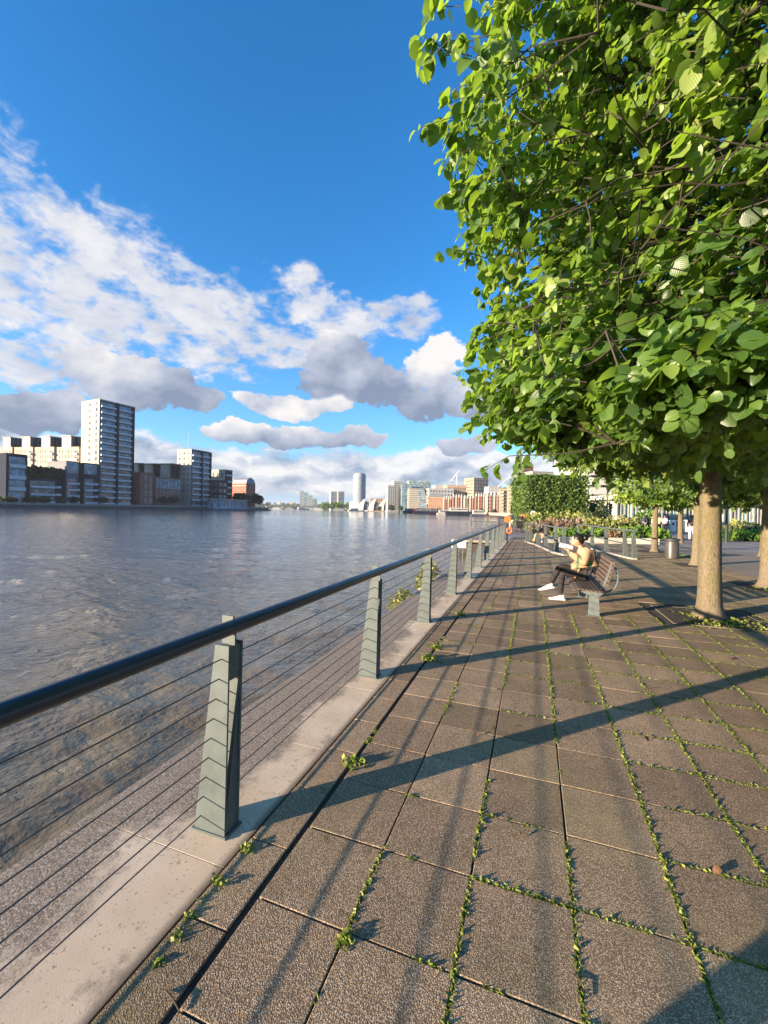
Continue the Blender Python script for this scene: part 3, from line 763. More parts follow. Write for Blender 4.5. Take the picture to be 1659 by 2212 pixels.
# ================================================================ weeds and litter on the paving
M_GRASS = leaf_mat('joint_weed', [(0, (.09, .11, .014)), (.6, (.17, .22, .025)), (1, (.30, .31, .06))], (.3, .42, .04), .3, .6, False)
def joint_green():
    g = np.random.default_rng(21); P = []
    def strip(a, b, dens, prob_s, off):
        L = math.hypot(b[0] - a[0], b[1] - a[1]); n = int(L * dens)
        t = g.random(n); x = a[0] + (b[0] - a[0]) * t; y = a[1] + (b[1] - a[1]) * t
        for i in range(n):
            q = mnoise.noise(Vector((x[i] * 1.15 + off, y[i] * 1.15, off))) * .75 + mnoise.noise(Vector((x[i] * 13, y[i] * 13, off))) * .25
            if q > prob_s - .14: P.append((x[i], y[i]))
    for i in range(0, 16):
        x = X0 + i * G; base = {0: .55, 1: .22, 2: .06, 3: -.20, 4: .08, 5: -.12}.get(i, -.08)
        strip((x, .9), (x, 8), 5200 if i < 8 else 3000, base, i * 3.1); strip((x, 8), (x, 20), 500, base, i * 3.1)
    for k in range(-2, 42):
        y = Y0 + k * G
        for i in range(0, 15):
            xa_ = X0 + i * G; base = .40 if i < 2 else (.22 if i < 4 else .08)
            strip((xa_, y), (xa_ + G, y), 4600 if y < 8 else 700, base + .0, k * 1.7 + i * .37)
    P = np.array(P); n = len(P)
    P = np.concatenate([P + g.normal(0, .0055, (n, 2)), np.full((n, 1), -.0075)], 1)
    D = unit(np.concatenate([g.normal(0, .6, (n, 2)), g.uniform(.1, .6, (n, 1))], 1))
    S = np.clip(g.lognormal(-4.95, .5, n), .004, .024)
    # blades are short broad leaflets
    me = leaves_mesh('joint_weeds', P, D, rand_dirs(n, g) + np.array([0, 0, .6]), S, M_GRASS, 2, g)
    o = link('joint_weeds', me); tag(o, 'low green moss and weeds growing in the joints of the paving', 'weeds', kind='stuff'); return n
NW = joint_green()
def weed(px, py, size, n, label, h=.0):
    p = gp(px, py); g = np.random.default_rng(int(px * 7 + py))
    n = n * 2; P = np.zeros((n, 3)); P[:, :2] = g.normal(0, size * .24, (n, 2)); P[:, 2] = g.uniform(0, size * .45, n) * g.random(n)
    D = unit(np.concatenate([g.normal(0, .8, (n, 2)), g.uniform(.15, 1.0, (n, 1))], 1))
    S = np.clip(g.normal(size * .19, size * .07, n), size * .06, size)
    me = leaves_mesh('weed_tuft', P, D, rand_dirs(n, g) + np.array([0, 0, .8]), S, M_GRASS, 2, g)
    o = link('weed_tuft', me); o.location = (p.x, p.y, -.01); tag(o, label, 'weed', 'weed tufts along the coping and drain slot')
for w in ((535, 1838, .075, 46, 'weed tuft beside the foot of the nearest railing post'), (470, 1912, .07, 40, 'weed tuft at the coping edge just before the nearest post'),
          (436, 1950, .05, 26, 'small weed on the coping edge two hand widths before the nearest post'), (408, 1985, .055, 30, 'yellowish weed midway along the coping edge in the foreground'),
          (380, 2028, .06, 34, 'thin weed low on the coping edge in the foreground'), (340, 2085, .06, 34, 'straggling weed nearest the bottom corner of the coping edge'),
          (762, 1652, .12, 60, 'weed tuft on the drain slot beyond the nearest post shadow'), (748, 2040, .075, 46, 'bright weed tuft at the crossing of two paving joints'),
          (925, 1425, .14, 60, 'weed tuft at the coping edge beside the second post shadow'), (942, 1400, .13, 50, 'pale weed growing by the drain slot before the third post'), (995, 1330, .14, 44, 'little weed clump past the third railing post')):
    weed(*w)
M_DRY = paint('dry_leaf_brown', (.13, .065, .028), .8, .35, 30)
def dry_leaf(p, s, rz, label, roll):
    T, F, UV = leaf_template(4, .35, .5)
    b = MB().add([(x * s, (y - .5) * s, z * s + .012 + .2 * s) for x, y, z in T], [tuple(int(i) for i in f) for f in F])
    o = b.build('dry_leaf', M_DRY, None, True); o.location = p; o.rotation_euler = (roll, roll * .6, rz)
    tag(o, label, 'fallen leaf', 'dry leaves on the paving')
for (px, py, s, lab) in ((1553, 1890, .055, 'curled brown leaf on the mossy joint at the far right of the paving'), (1397, 1600, .05, 'brown leaf on the paving just above the long nearest shadow'), (1128, 1810, .03, 'tiny brown leaf in the middle of the near paving'),
                         (1440, 1440, .06, 'brown leaf on the paving left of the right hand joint weeds'), (1405, 1490, .05, 'dark leaf on the paving between two long shadows'), (1300, 1398, .05, 'brown leaf on the paving right of the second shadow'),
                         (1580, 1425, .07, 'dry leaf on the paving in front of the tree bed'), (1345, 1375, .06, 'dry leaf on the paving below the bench pedestal'), (1215, 1330, .06, 'dry leaf on the paving left of the bench pedestal'), (1030, 1590, .04, 'dry leaf near the drain slot')):
    dry_leaf(gp(px, py), s * .7, random.uniform(0, 6), lab, random.uniform(-.3, .3))
def stick(a, b_, label):
    p, q = gp(*a), gp(*b_); t = MB().tube([(p.x, p.y, .006), ((p.x + q.x) / 2 + .004, (p.y + q.y) / 2, .012), (q.x, q.y, .005)], [.004, .003, .002], 6)
    tag(t.build('twig', M_TWIG, None, True), label, 'twig', 'twigs lying on the paving')
stick((1238, 2112), (1278, 2162), 'thin dry twig crossing a joint at the bottom of the picture')
stick((355, 2150), (385, 2195), 'grey twig by the drain slot at the bottom left')
# grass in the tree bed
def bed_green(cx, cy, rx, ry, n, label, s0=.07, z0=0):
    g = np.random.default_rng(int(cx * 31 + cy)); P = np.stack([cx + g.uniform(-rx, rx, n), cy + g.uniform(-ry, ry, n), np.full(n, z0)], 1)
    q = np.array([mnoise.noise(Vector((p[0] * 3, p[1] * 3, cx))) for p in P]); P = P[q > -.08]; n = len(P)
    D = unit(np.concatenate([g.normal(0, .7, (n, 2)), g.uniform(.3, 1, (n, 1))], 1))
    me = leaves_mesh('bed_weeds', P, D, rand_dirs(n, g) + np.array([0, 0, .6]), np.clip(g.normal(s0, s0 * .3, n), .02, .2), M_GRASS, 2, g)
    tag(link('bed_weeds', me), label, 'weeds', kind='stuff')
bed_green(2.80, 8.2, .62, .42, 460, 'weeds and grass in the soil bed round the mossy trunk', .045)
bed_green(5.2, 12.3, .6, .4, 300, 'weeds in the soil bed of the tree at the right edge', .05)
bed_green(5.9, 20.4, .5, .4, 300, 'weeds sprouting behind the litter bin')

# bushes rooted in the river wall
M_BUD = leaf_mat('wall_bush_leaf', [(0, (.10, .12, .03)), (.6, (.22, .23, .07)), (1, (.38, .36, .16))], (.4, .42, .1), .3, .6, False)
def bush(label, c, r, n, s, mat, seed, stems=9, name='wall_bush', grp='bushes growing out of the river wall'):
    g = np.random.default_rng(seed); e = empty(name, c, 0, label, 'bush', grp); b = MB(); P = []; D = []
    for i in range(stems):
        d = unit(np.array([g.normal(0, .8), g.normal(0, .8), g.uniform(.5, 1.1)])) * np.array(r)
        limb(b, (0, 0, -.05), tuple(d), .010, .004, g, 5, .05, 5)
    b.build('stems', M_TWIG, e, True)
    U = rand_dirs(n, g) * (g.random((n, 1)) ** .45) * np.array(r) ; U[:, 2] = np.abs(U[:, 2]) * .95
    q = np.array([mnoise.noise(Vector(u * 4) + Vector((seed, 0, 0))) for u in U]); U = U[q > -.12]; n = len(U)
    link('leaves', leaves_mesh('leaves', U, unit(U + rand_dirs(n, g) * .4), rand_dirs(n, g) + np.array([0, 0, .7]), np.clip(g.normal(s, s * .3, n), s * .4, s * 2), mat, 2, g), e)
p = at(885, 1285, 6.6); bush('straggly yellow green bush on the river wall beyond the second post', (-2.50, 8.1, -.25), (.20, .55, .36), 520, .06, M_BUD, 31)
bush('taller yellow green bush on the river wall beside the third post', (-2.45, 10.3, -.2), (.24, .75, .66), 760, .07, M_BUD, 32)
# ================================================================ bench
M_STEEL = paint('galvanised_grey_steel', (.15, .175, .165), .45, .15, 8, metal=.25)
def m_wood():
    m, N, b, ob, pos = new_mat('weathered_slat_wood')
    n = N.noise(N.vm('MULTIPLY', pos, (14, 1.2, 14)), 6, 5, .65)
    N.put(b.inputs['Base Color'], N.ramp(n, [(.3, (.055, .036, .026)), (.6, (.12, .08, .058)), (.8, (.20, .145, .11))]))
    b.inputs['Roughness'].default_value = .6; N.put(b.inputs['Normal'], N.bump(n, .4, .003)); return m
M_WOOD = m_wood()
bench = empty('park_bench', (1.0, 8.55, 0), 0, 'wooden slatted bench with curved steel end hoops and a seated woman', 'bench')
BY0, BY1 = -.92, .92
def slat(name, c, w, t, ang):
    b = MB(); b.bbox(-w / 2, w / 2, BY0, BY1, -t / 2, t / 2, .005)
    o = b.build(name, M_WOOD, bench); o.location = (c[0], 0, c[1]); o.rotation_euler = (0, ang, 0)
for i, (x, z, a) in enumerate(((-.325, .418, -.55), (-.265, .441, -.1), (-.20, .440, .06), (-.135, .434, .08), (-.07, .428, .08), (-.005, .423, .08), (.06, .424, -.12), (.12, .440, -.45))):
    slat('seat_slat', (x, z), .054, .028, a)
for i in range(6):
    t = i / 5; slat('back_slat', (.165 + .085 * t, .535 + .36 * t), .054, .026, -math.pi / 2 + .23)
def hoop(y):
    pts = [(-.335, .395), (-.25, .418), (-.1, .408), (.05, .40), (.15, .405), (.235, .44), (.295, .51), (.325, .60), (.325, .70), (.30, .80), (.262, .885), (.245, .905), (.237, .885), (.20, .74), (.15, .58), (.125, .50), (.08, .43)]
    b = MB(); w = .03; t = .011; n = len(pts); vs = []; fs = []; w = .034; t = .020
    for i, (x, z) in enumerate(pts):
        a = Vector(pts[max(i - 1, 0)]); c = Vector(pts[min(i + 1, n - 1)]); d = (c - a).normalized(); nx, nz = -d.y * t / 2, d.x * t / 2
        vs += [(x + nx, y - w, z + nz), (x + nx, y + w, z + nz), (x - nx, y + w, z - nz), (x - nx, y - w, z - nz)]
    for i in range(n - 1):
        for k in range(4): fs.append((i * 4 + k, i * 4 + (k + 1) % 4, i * 4 + 4 + (k + 1) % 4, i * 4 + 4 + k))
    fs += [(3, 2, 1, 0), tuple((n - 1) * 4 + k for k in range(4))]
    b.add(vs, fs); b.build('end_hoop', M_STEEL, bench, True)
    p = MB(); p.prism_x([(y - .012, 0), (y + .012, 0), (y + .012, .40), (y - .012, .40)], -.085, .055)
    p.prism_y([(-.10, 0), (.07, 0), (.055, .33), (.14, .40), (-.24, .40), (-.085, .33)], y - .04, y + .04)
    p.bbox(-.12, .09, y - .07, y + .07, -.002, .010, .003)
    o = p.build('pedestal', M_STEEL, bench)
    for xx in (-.05, .03): MB().tube([(xx, y - .05, .36), (xx, y - .038, .36)], .012, 8).build('bolt', M_BOLT, o)
hoop(-.80); hoop(.80)

# ================================================================ people
SKIN = paint('skin', (.42, .235, .15), .5, .08, 9); SKIN2 = paint('skin_deep', (.30, .17, .11), .5, .08, 9)
def cloth(name, col, rough=.85): return paint(name, col, rough, .18, 14, bump=.25, bscale=120)
M_HAIR = paint('dark_hair', (.010, .008, .007), .4, .3, 60)
def join(meshes, name):
    bm = bmesh.new(); mats = []
    for me in meshes:
        k = len(mats); mats += [m for m in me.materials]
        n0 = len(bm.faces); bm.from_mesh(me); bm.faces.ensure_lookup_table()
        for f in bm.faces[n0:]: f.material_index += k
    out = bpy.data.meshes.new(name); bm.to_mesh(out); bm.free()
    for m in mats: out.materials.append(m)
    return out
def head_mesh(mat, r=.1, sub=14):
    """face looks along -x; origin at the head's centre"""
    b = MB(); b.ball((0, 0, 0), (r, r * .78, r * 1.22), 20, 14)
    vs = []
    for (x, y, z) in b.v:
        q = z / (1.22 * r)
        if q < -.1: x = x * (1 + .15 * q) - (.10 * r if x < 0 else -.12 * r * q); y *= 1 + .28 * q
        if x < -.6 * r and -.15 < q < .25: x += .06 * r
        nose = math.exp(-((y / (.17 * r)) ** 2)) * math.exp(-(((q + .16) / .17) ** 2))
        if x < 0: x -= .34 * r * nose
        lips = math.exp(-((y / (.34 * r)) ** 2)) * math.exp(-(((q + .52) / .09) ** 2))
        if x < 0: x -= .10 * r * lips
        eye = sum(math.exp(-(((y - s * .36 * r) / (.2 * r)) ** 2)) for s in (-1, 1)) * math.exp(-(((q - .06) / .1) ** 2))
        if x < 0: x += .09 * r * eye
        vs.append((x, y, z))
    b.v = vs
    for s in (-1, 1): b.ball((.12 * r, s * .80 * r, -.05 * r), (.20 * r, .07 * r, .30 * r), 8, 6)
    return b.mesh('head', mat, True)
# ---- woman on the bench; forward is -x, her right side is +y
WP = Vector((1.02, 8.98, 0))
wm = empty('person', WP, 0, 'woman seated on the bench in tan jacket and black trousers with legs crossed', 'person')
def F(f, y, z): return (-f, y, z)
body_j = [F(0, 0, .53) + (.105, .125), F(.02, 0, .72) + (.10, .12), F(.07, 0, .92) + (.10, .14), F(.125, 0, 1.035) + (.05,), F(.165, 0, 1.10) + (.052,),
          F(.05, -.165, .985) + (.055,), F(.09, -.235, .735) + (.043,), F(.33, -.115, .955) + (.030,),
          F(.05, .165, .985) + (.055,), F(.12, .235, .745) + (.043,), F(.36, .075, .955) + (.030,),
          F(.06, -.095, .53) + (.085,), F(.45, -.10, .54) + (.058,), F(.475, -.10, .12) + (.038,),
          F(.06, .095, .53) + (.085,), F(.49, -.03, .645) + (.060,), F(.655, -.03, .30) + (.040,)]
body_e = [(0, 1), (1, 2), (2, 3), (3, 4), (2, 5), (5, 6), (6, 7), (2, 8), (8, 9), (9, 10), (0, 11), (11, 12), (12, 13), (0, 14), (14, 15), (15, 16)]
parts = [skin_mesh('torso', body_j, body_e, SKIN, 2)]
hd = head_mesh(SKIN, .098); hd.transform(Matrix.Translation(Vector(F(.20, 0, 1.165))) @ Matrix.Rotation(R(-24), 4, 'Y')); parts.append(hd)
def hand(w, palm_end, curl, side):
    w, pe = Vector(w), Vector(palm_end); d = (pe - w).normalized(); up = Vector((0, 0, 1)); lat = d.cross(up).normalized() * side
    out = [skin_mesh('palm', [tuple(w) + (.024, .020), tuple((w + pe) / 2) + (.034, .018), tuple(pe) + (.034, .016)], [(0, 1), (1, 2)], SKIN, 1)]
    for i, L in enumerate((.066, .076, .072, .056)):
        r0 = pe + lat * (.026 - .0175 * i) - d * .01; a = r0 + d * L * .55 + Vector(curl) * L * .25; b_ = a + d * L * .12 + Vector(curl) * L * .5
        out.append(skin_mesh('finger', [tuple(r0) + (.0095,), tuple(a) + (.0088,), tuple(b_) + (.0075,)], [(0, 1), (1, 2)], SKIN, 1))
    t0 = w + d * .02 + lat * .026; t1 = t0 + lat * .022 + d * .028 + Vector(curl) * .015; t2 = t1 + d * .026 + Vector(curl) * .018
    out.append(skin_mesh('thumb', [tuple(t0) + (.011,), tuple(t1) + (.010,), tuple(t2) + (.008,)], [(0, 1), (1, 2)], SKIN, 1))
    return out
parts += hand(F(.33, -.115, .955), F(.385, -.068, 1.005), (-.25, .65, .55), 1) + hand(F(.36, .075, .955), F(.41, .045, 1.005), (-.25, -.65, .55), -1)
link('body', join(parts, 'body'), wm)
M_JKT = None
def m_jacket():
    m, N, b, ob, pos = new_mat('tan_jacket_green_panels'); x, y, z = N.xyz(ob)
    n = N.noise(pos, 16, 5, .6); tan = N.ramp(n, [(.3, (.29, .175, .09)), (.7, (.42, .275, .15))])
    gz = N.m('MULTIPLY', N.ss(z, .60, .62), N.m('SUBTRACT', 1.0, N.ss(z, .88, .90)))
    st1 = N.m('MULTIPLY', N.ss(x, -.225, -.215), N.m('SUBTRACT', 1.0, N.ss(x, -.185, -.175)))
    st2 = N.m('MULTIPLY', N.ss(x, -.02, -.01), N.m('SUBTRACT', 1.0, N.ss(x, .045, .055)))
    c = N.mix(N.m('MULTIPLY', st1, gz), tan, (.035, .13, .06))
    c = N.mix(N.m('MULTIPLY', st2, N.m('MULTIPLY', gz, N.m('SUBTRACT', 1.0, N.ss(z, .80, .82)))), c, (.06, .20, .11))
    c = N.mix(N.m('SUBTRACT', 1.0, N.ss(x, -.335, -.325)), c, (.10, .30, .16))
    pink = N.ss(z, .90, .95); c = N.mix(N.m('MULTIPLY', pink, .5), c, (.44, .27, .19))
    N.put(b.inputs['Base Color'], c); b.inputs['Roughness'].default_value = .8
    N.put(b.inputs['Normal'], N.bump(N.noise(pos, 14, 4, .6, 1.0), .9, .03)); return m
jk = [F(.0, 0, .50) + (.18, .215), F(.05, 0, .68) + (.185, .20), F(.075, 0, .92) + (.15, .18), F(.12, 0, 1.03) + (.082, .082),
      F(.05, -.165, .97) + (.098,), F(.08, -.245, .73) + (.10,), F(.295, -.135, .925) + (.062,),
      F(.05, .165, .97) + (.098,), F(.11, .245, .735) + (.10,), F(.325, .095, .925) + (.062,), F(.20, 0, .59) + (.16, .20), F(.31, 0, .57) + (.135, .185)]
jm = skin_mesh('jacket', jk, [(0, 1), (1, 2), (2, 3), (2, 4), (4, 5), (5, 6), (2, 7), (7, 8), (8, 9), (0, 10), (10, 11)], m_jacket(), 2); link('jacket', jm, wm)
tr = [F(0, 0, .52) + (.12, .14), F(.08, -.095, .535) + (.10,), F(.455, -.10, .545) + (.073,), F(.475, -.10, .33) + (.060,), F(.48, -.10, .115) + (.047,),
      F(.08, .095, .535) + (.10,), F(.50, -.03, .652) + (.075,), F(.59, -.03, .46) + (.062,), F(.66, -.03, .30) + (.049,)]
link('trousers', skin_mesh('trousers', tr, [(0, 1), (1, 2), (2, 3), (3, 4), (0, 5), (5, 6), (6, 7), (7, 8)], cloth('black_trousers', (.018, .014, .015)), 2), wm)
M_SHOE = paint('white_shoe', (.55, .50, .43), .6, .08, 20)
def shoe(x0, z0, y, ang, parent):
    b = MB(); prof = [(0.05, .10, .035), (0.03, .085, .042), (-.03, .085, .045), (-.09, .06, .046), (-.15, .042, .044), (-.20, .03, .032), (-.215, .018, .015)]
    vs = []; fs = []; k = 10
    for (x, h, w) in [(.062, .05, .02)] + prof:
        for i in range(k):
            a = math.pi * i / (k - 1); vs.append((x, -w * math.cos(a), h * math.sin(a) ** .7))
    for i in range(len(prof)):
        for j in range(k - 1): fs.append((i * k + j, i * k + j + 1, (i + 1) * k + j + 1, (i + 1) * k + j))
        fs.append((i * k + k - 1, i * k, (i + 1) * k, (i + 1) * k + k - 1))
    fs += [tuple(range(k)), tuple(len(prof) * k + j for j in range(k - 1, -1, -1))]
    b.add(vs, fs); o = b.build('shoe', M_SHOE, parent, True); o.location = (x0, y, z0); o.rotation_euler = (0, ang, 0)
    s = MB(); s.prism([(.07, -.036), (.07, .036), (-.06, .05), (-.15, .049), (-.215, .03), (-.228, 0), (-.215, -.03), (-.15, -.049), (-.06, -.05)][::-1], -.004, .022)
    s.build('sole', paint('sole_white', (.80, .76, .70), .6, .06, 20), o)
shoe(-.47, .006, -.10, 0, wm); shoe(-.665, .205, -.03, R(-14), wm)
hb = MB(); hb.ball((0, 0, 0), (.112, .096, .118), 18, 12)
hb.v = [(x + (.03 if x < -.02 and z < .02 else 0) + (.055 if x < -.03 and z < -.0 else 0), y * (1.0 if x > -.05 or z > .02 else .86), z if z > -.06 or x > 0 else z * .6) for x, y, z in hb.v]
hb.ball((.125, .0, -.02), (.058, .055, .055), 12, 8)
hm_ = hb.mesh('hair', M_HAIR, True); hm_.transform(Matrix.Translation(Vector(F(.172, 0, 1.195))) @ Matrix.Rotation(R(-24), 4, 'Y')); link('hair', hm_, wm)
strap = MB().tube([F(-.105, -.10, 1.03), F(-.12, -.12, .85), F(-.11, -.19, .68), F(.05, -.265, .66), F(.17, -.23, .66)], .011, 8); strap.build('strap', cloth('black_strap', (.012, .011, .011)), wm, True)
pk = MB().tube([(0, 0, 0), (.03, 0, .0), (.06, 0, 0), (.09, 0, 0), (.12, 0, 0), (.15, 0, 0), (.18, 0, 0), (.21, 0, 0), (.245, 0, 0), (.26, 0, 0)], [.050, .054, .046, .054, .047, .053, .050, .049, .040, .018], 14)
o = pk.build('white_roll', paint('white_paper', (.55, .55, .56), .5, .08, 10), None, True); o.location = WP + Vector(F(.515, -.012, 1.075)); o.rotation_euler = (0, R(12), R(2))
tag(o, 'white ribbed roll held up to the seated woman\'s mouth in both hands', 'paper roll')
# ---- people further off
def person(label, loc, ang, top, legs, h=1.7, pose='stand', hair=None, skin=None, group=None):
    """faces local +x; ang turns it"""
    e = empty('person', loc, ang, label, 'person', group); skin = skin or SKIN; k = h / 1.72
    s = {'stand': .03, 'walk': .17, 'sit': 0}[pose]
    if pose == 'sit':
        J = [(0, 0, .52, .12), (.03, 0, .72, .12), (.14, 0, .94, .14), (.22, 0, 1.05, .05), (.27, 0, 1.12, .05), (.12, -.18, .98, .055), (.26, -.2, .75, .042), (.42, -.1, .72, .032), (.12, .18, .98, .055), (.26, .2, .75, .042), (.42, .1, .72, .032),
             (.06, -.1, .5, .085), (.44, -.13, .52, .06), (.47, -.13, .09, .04), (.6, -.13, .04, .035), (.06, .1, .5, .085), (.44, .13, .52, .06), (.50, .13, .09, .04), (.63, .13, .04, .035)]
        hc = (.30, 0, 1.20)
    else:
        J = [(0, 0, .93, .12), (0, 0, 1.10, .115), (.02, 0, 1.31, .14), (.02, 0, 1.46, .05), (.03, 0, 1.53, .05), (0, -.18, 1.38, .058), (-.04 - s * .4, -.235, 1.10, .043), (.06 - s * .3, -.23, .88, .032), (0, .18, 1.38, .058), (-.04 + s * .5, .235, 1.10, .043), (.10 + s * .8, .22, .90, .032),
             (0, -.09, .86, .09), (s * .7 + .02, -.10, .48, .06), (s, -.10, .09, .042), (s + .13, -.11, .04, .035), (0, .09, .86, .09), (-s * .35 + .03, .10, .48, .06), (-s, .10, .10, .042), (-s + .13, .11, .04, .035)]
        hc = (.045, 0, 1.615)
    J = [tuple(c * k for c in j) for j in J]; hc = tuple(c * k for c in hc)
    E_ = [(0, 1), (1, 2), (2, 3), (3, 4), (2, 5), (5, 6), (6, 7), (2, 8), (8, 9), (9, 10), (0, 11), (11, 12), (12, 13), (13, 14), (0, 15), (15, 16), (16, 17), (17, 18)]
    bd = skin_mesh('b', J, E_, skin, 1); hd = head_mesh(skin, .092 * k); hd.transform(Matrix.Translation(hc) @ Matrix.Rotation(math.pi, 4, 'Z'))
    link('body', join([bd, hd], 'body'), e)
    g = lambda idx, f: [J[i][:3] + (J[i][3] * f,) for i in idx]
    link('top', skin_mesh('top', g((0, 1, 2, 3, 5, 6, 7, 8, 9, 10), 1.22), [(0, 1), (1, 2), (2, 3), (2, 4), (4, 5), (5, 6), (2, 7), (7, 8), (8, 9)], top, 1), e)
    link('trousers', skin_mesh('trousers', g((0, 11, 12, 13, 15, 16, 17), 1.24), [(0, 1), (1, 2), (2, 3), (0, 4), (4, 5), (5, 6)], legs, 1), e)
    hb = MB().ball((hc[0] - .014 * k, 0, hc[2] + .03 * k), (.102 * k, .088 * k, .098 * k), 12, 8); hb.build('hair', hair or M_HAIR, e, True)
    for i in (13, 17):
        x, y, z = J[i][:3]; b = MB().ball((x + .06 * k, y, z - .045 * k), (.135 * k, .05 * k, .05 * k), 10, 6); b.build('shoe', cloth('dark_shoe', (.03, .028, .03)), e, True)
    return e
BLK = cloth('black_cloth', (.015, .015, .018)); NAVY = cloth('navy_cloth', (.03, .04, .07)); WHT = cloth('white_cloth', (.70, .68, .66)); RED = cloth('red_cloth', (.45, .07, .05)); PCH = cloth('peach_cloth', (.62, .33, .22)); GRY = cloth('grey_cloth', (.22, .22, .24)); JEAN = cloth('jeans', (.07, .10, .17)); BEI = cloth('beige_cloth', (.50, .42, .33))
toS = HEAD - math.pi / 2
G0 = 'people out on the promenade and plaza'
person('person walking far up the promenade in dark top and pale trousers', gp(1104, 1146), R(95), NAVY, BEI, 1.75, 'walk', group=G0)
person('person in black pushing a dark pushchair far up the promenade', gp(1119, 1147) + Vector((.25, .4, 0)), R(-75), BLK, BLK, 1.66, 'walk', group=G0)
person('person sitting hunched on the steps behind the slanting railing in black top', gp(1150, 1172) + Vector((.5, 0, 0)), R(200), BLK, cloth('tan_trousers', (.45, .28, .17)), 1.62, 'sit', group=G0)
person('man walking away across the plaza in black jacket and white trousers', gp(1494, 1168), R(70), BLK, WHT, 1.72, 'walk', group=G0)
for (px, y, d, top, leg, lab, pose) in ((1321, 1118, 43, WHT, JEAN, 'person in white shirt standing left of the red shirted person beyond the shrubs', 'stand'), (1335, 1118, 44, WHT, BLK, 'person in white shirt and black trousers standing beyond the shrubs', 'walk'),
        (1349, 1119, 43, RED, JEAN, 'person in red shirt standing beyond the planting beds', 'stand'), (1391, 1121, 40, NAVY, GRY, 'person in navy top with grey trousers near the round green bush', 'walk'),
        (1424, 1121, 38, PCH, BLK, 'person in peach top with black trousers next to the slender tree', 'walk'), (1437, 1120, 39, WHT, BLK, 'person in white top behind the one in peach', 'stand'),
        (1410, 1123, 37, WHT, BEI, 'person in white shirt left of the slender tree trunk', 'stand'), (1376, 1120, 41, BLK, BLK, 'person all in black beside the round green bush', 'stand')):
    a, b = ray(px, y); person(lab, c2w(a * d, d), random.uniform(0, 6), top, leg, random.uniform(1.62, 1.78), pose, group=G0)
def pushchair(loc, ang, label):
    e = empty('pushchair', loc, ang, label, 'pushchair')
    MB().prism_y([(-.25, .45), (.25, .35), (.35, .55), (.1, .62), (-.1, 1.0), (-.35, .98)], -.22, .22).build('seat', BLK, e)
    MB().tube([(-.3, 0, .5), (-.55, 0, 1.02)], .014, 6).tube([(-.55, -.2, 1.02), (-.55, .2, 1.02)], .016, 6).tube([(.3, 0, .15), (-.3, 0, .75)], .014, 6).tube([(-.3, 0, .15), (.1, 0, .5)], .014, 6).build('frame', M_STEEL, e)
    for (x, y) in ((.32, -.2), (.32, .2), (-.3, -.23), (-.3, .23)): MB().tube([(x, y - .02, .13), (x, y + .02, .13)], .13, 14).build('wheel', BLK, e)
pushchair(gp(1121, 1150), R(-75), 'dark pushchair being pushed down the far promenade')
pushchair(at(1629, 1140, 33) * Vector((1, 1, 0)) if False else c2w(ray(1629, 1140)[0] * 33, 33), R(40), 'dark pushchair parked by the shrubs at the right edge')

# ================================================================ street furniture
bn = empty('litter_bin', (5.22, 19.45, 0), 0, 'round steel litter bin with dark lid beside the slender tree', 'litter bin')
MB().lathe([(.215, 0), (.215, .03), (.235, .035), (.24, .66), (.235, .67)], 28).build('body', paint('brushed_steel', (.060, .054, .048), .4, .2, 5), bn, True)
MB().lathe([(.21, .67), (.225, .70), (.27, .705), (.275, .76), (.20, .79)], 28).build('lid', paint('dark_lid', (.05, .05, .055), .45), bn, True)
lp = empty('street_lamp', (12.1, 33.7, 0), 0, 'dark slim lamp post standing right of the mossy trunk', 'street lamp')
MB().lathe([(.13, 0), (.13, .05), (.10, .10), (.10, 1.15), (.07, 1.2), (.055, 1.3), (.05, 4.6)], 16).build('post', paint('black_iron', (.018, .022, .024), .4), lp, True)
MB().lathe([(.06, 4.55), (.2, 4.7), (.2, 4.95), (.08, 5.1)], 16).build('lantern', paint('lamp_white', (.7, .7, .66), .3), lp, True)
def pole(px, yb, d, h, r, label, col):
    a, b = ray(px, yb); e = empty('pole', c2w(a * d, d), 0, label, 'pole')
    MB().tube([(0, 0, 0), (0, 0, h)], r, 10).build('shaft', col, e, True); MB().ball((0, 0, h + .05), (r * 1.8, r * 1.8, .06), 10, 6).build('finial', col, e, True)
M_WPOLE = paint('white_pole', (.65, .63, .58), .4)
pole(1387, 1130, 42, 5, .07, 'white pole right of the round green bush', M_WPOLE); pole(1430, 1130, 44, 5, .075, 'grey pole behind the slender tree trunk', M_STEEL); pole(1311, 1120, 47, 5.5, .06, 'slim pale pole by the dark dome shrub', M_STEEL)
M_ORG = paint('orange_plastic', (.78, .13, .02), .4, .08)
def lifebuoy(loc, label, ring=True):
    e = empty('lifebuoy_stand', loc, 0, label, 'lifebuoy')
    MB().box(-.04, .04, -.03, .03, 0, 1.5).build('post', M_POST, e)
    b = MB().prism_y([(-.15, 1.17), (.15, 1.17), (.17, 1.33), (.13, 1.46), (.05, 1.52), (-.05, 1.52), (-.13, 1.46), (-.17, 1.33)], -.14, -.031)
    b.build('case', M_ORG, e)
    if ring:
        t = MB(); k = 22; t.tube([(.11 + .12 * math.cos(2 * math.pi * i / k), -.10, .70 + .15 * math.sin(2 * math.pi * i / k)) for i in range(k + 1)], .045, 10, False)
        t.build('ring', M_ORG, e, True)
lifebuoy((-1.32, 23.95, 0), 'orange lifebuoy stand at the far end of the long handrail'); a_, b_ = ray(1130, 1115); lifebuoy(c2w(a_ * 42, 42), 'small orange lifebuoy stand farther up the promenade', False)
sg = empty('round_sign', c2w(ray(1151, 1110)[0] * 41, 41), HEAD, 'white round sign on a pole by the yellow green shrubs', 'sign')
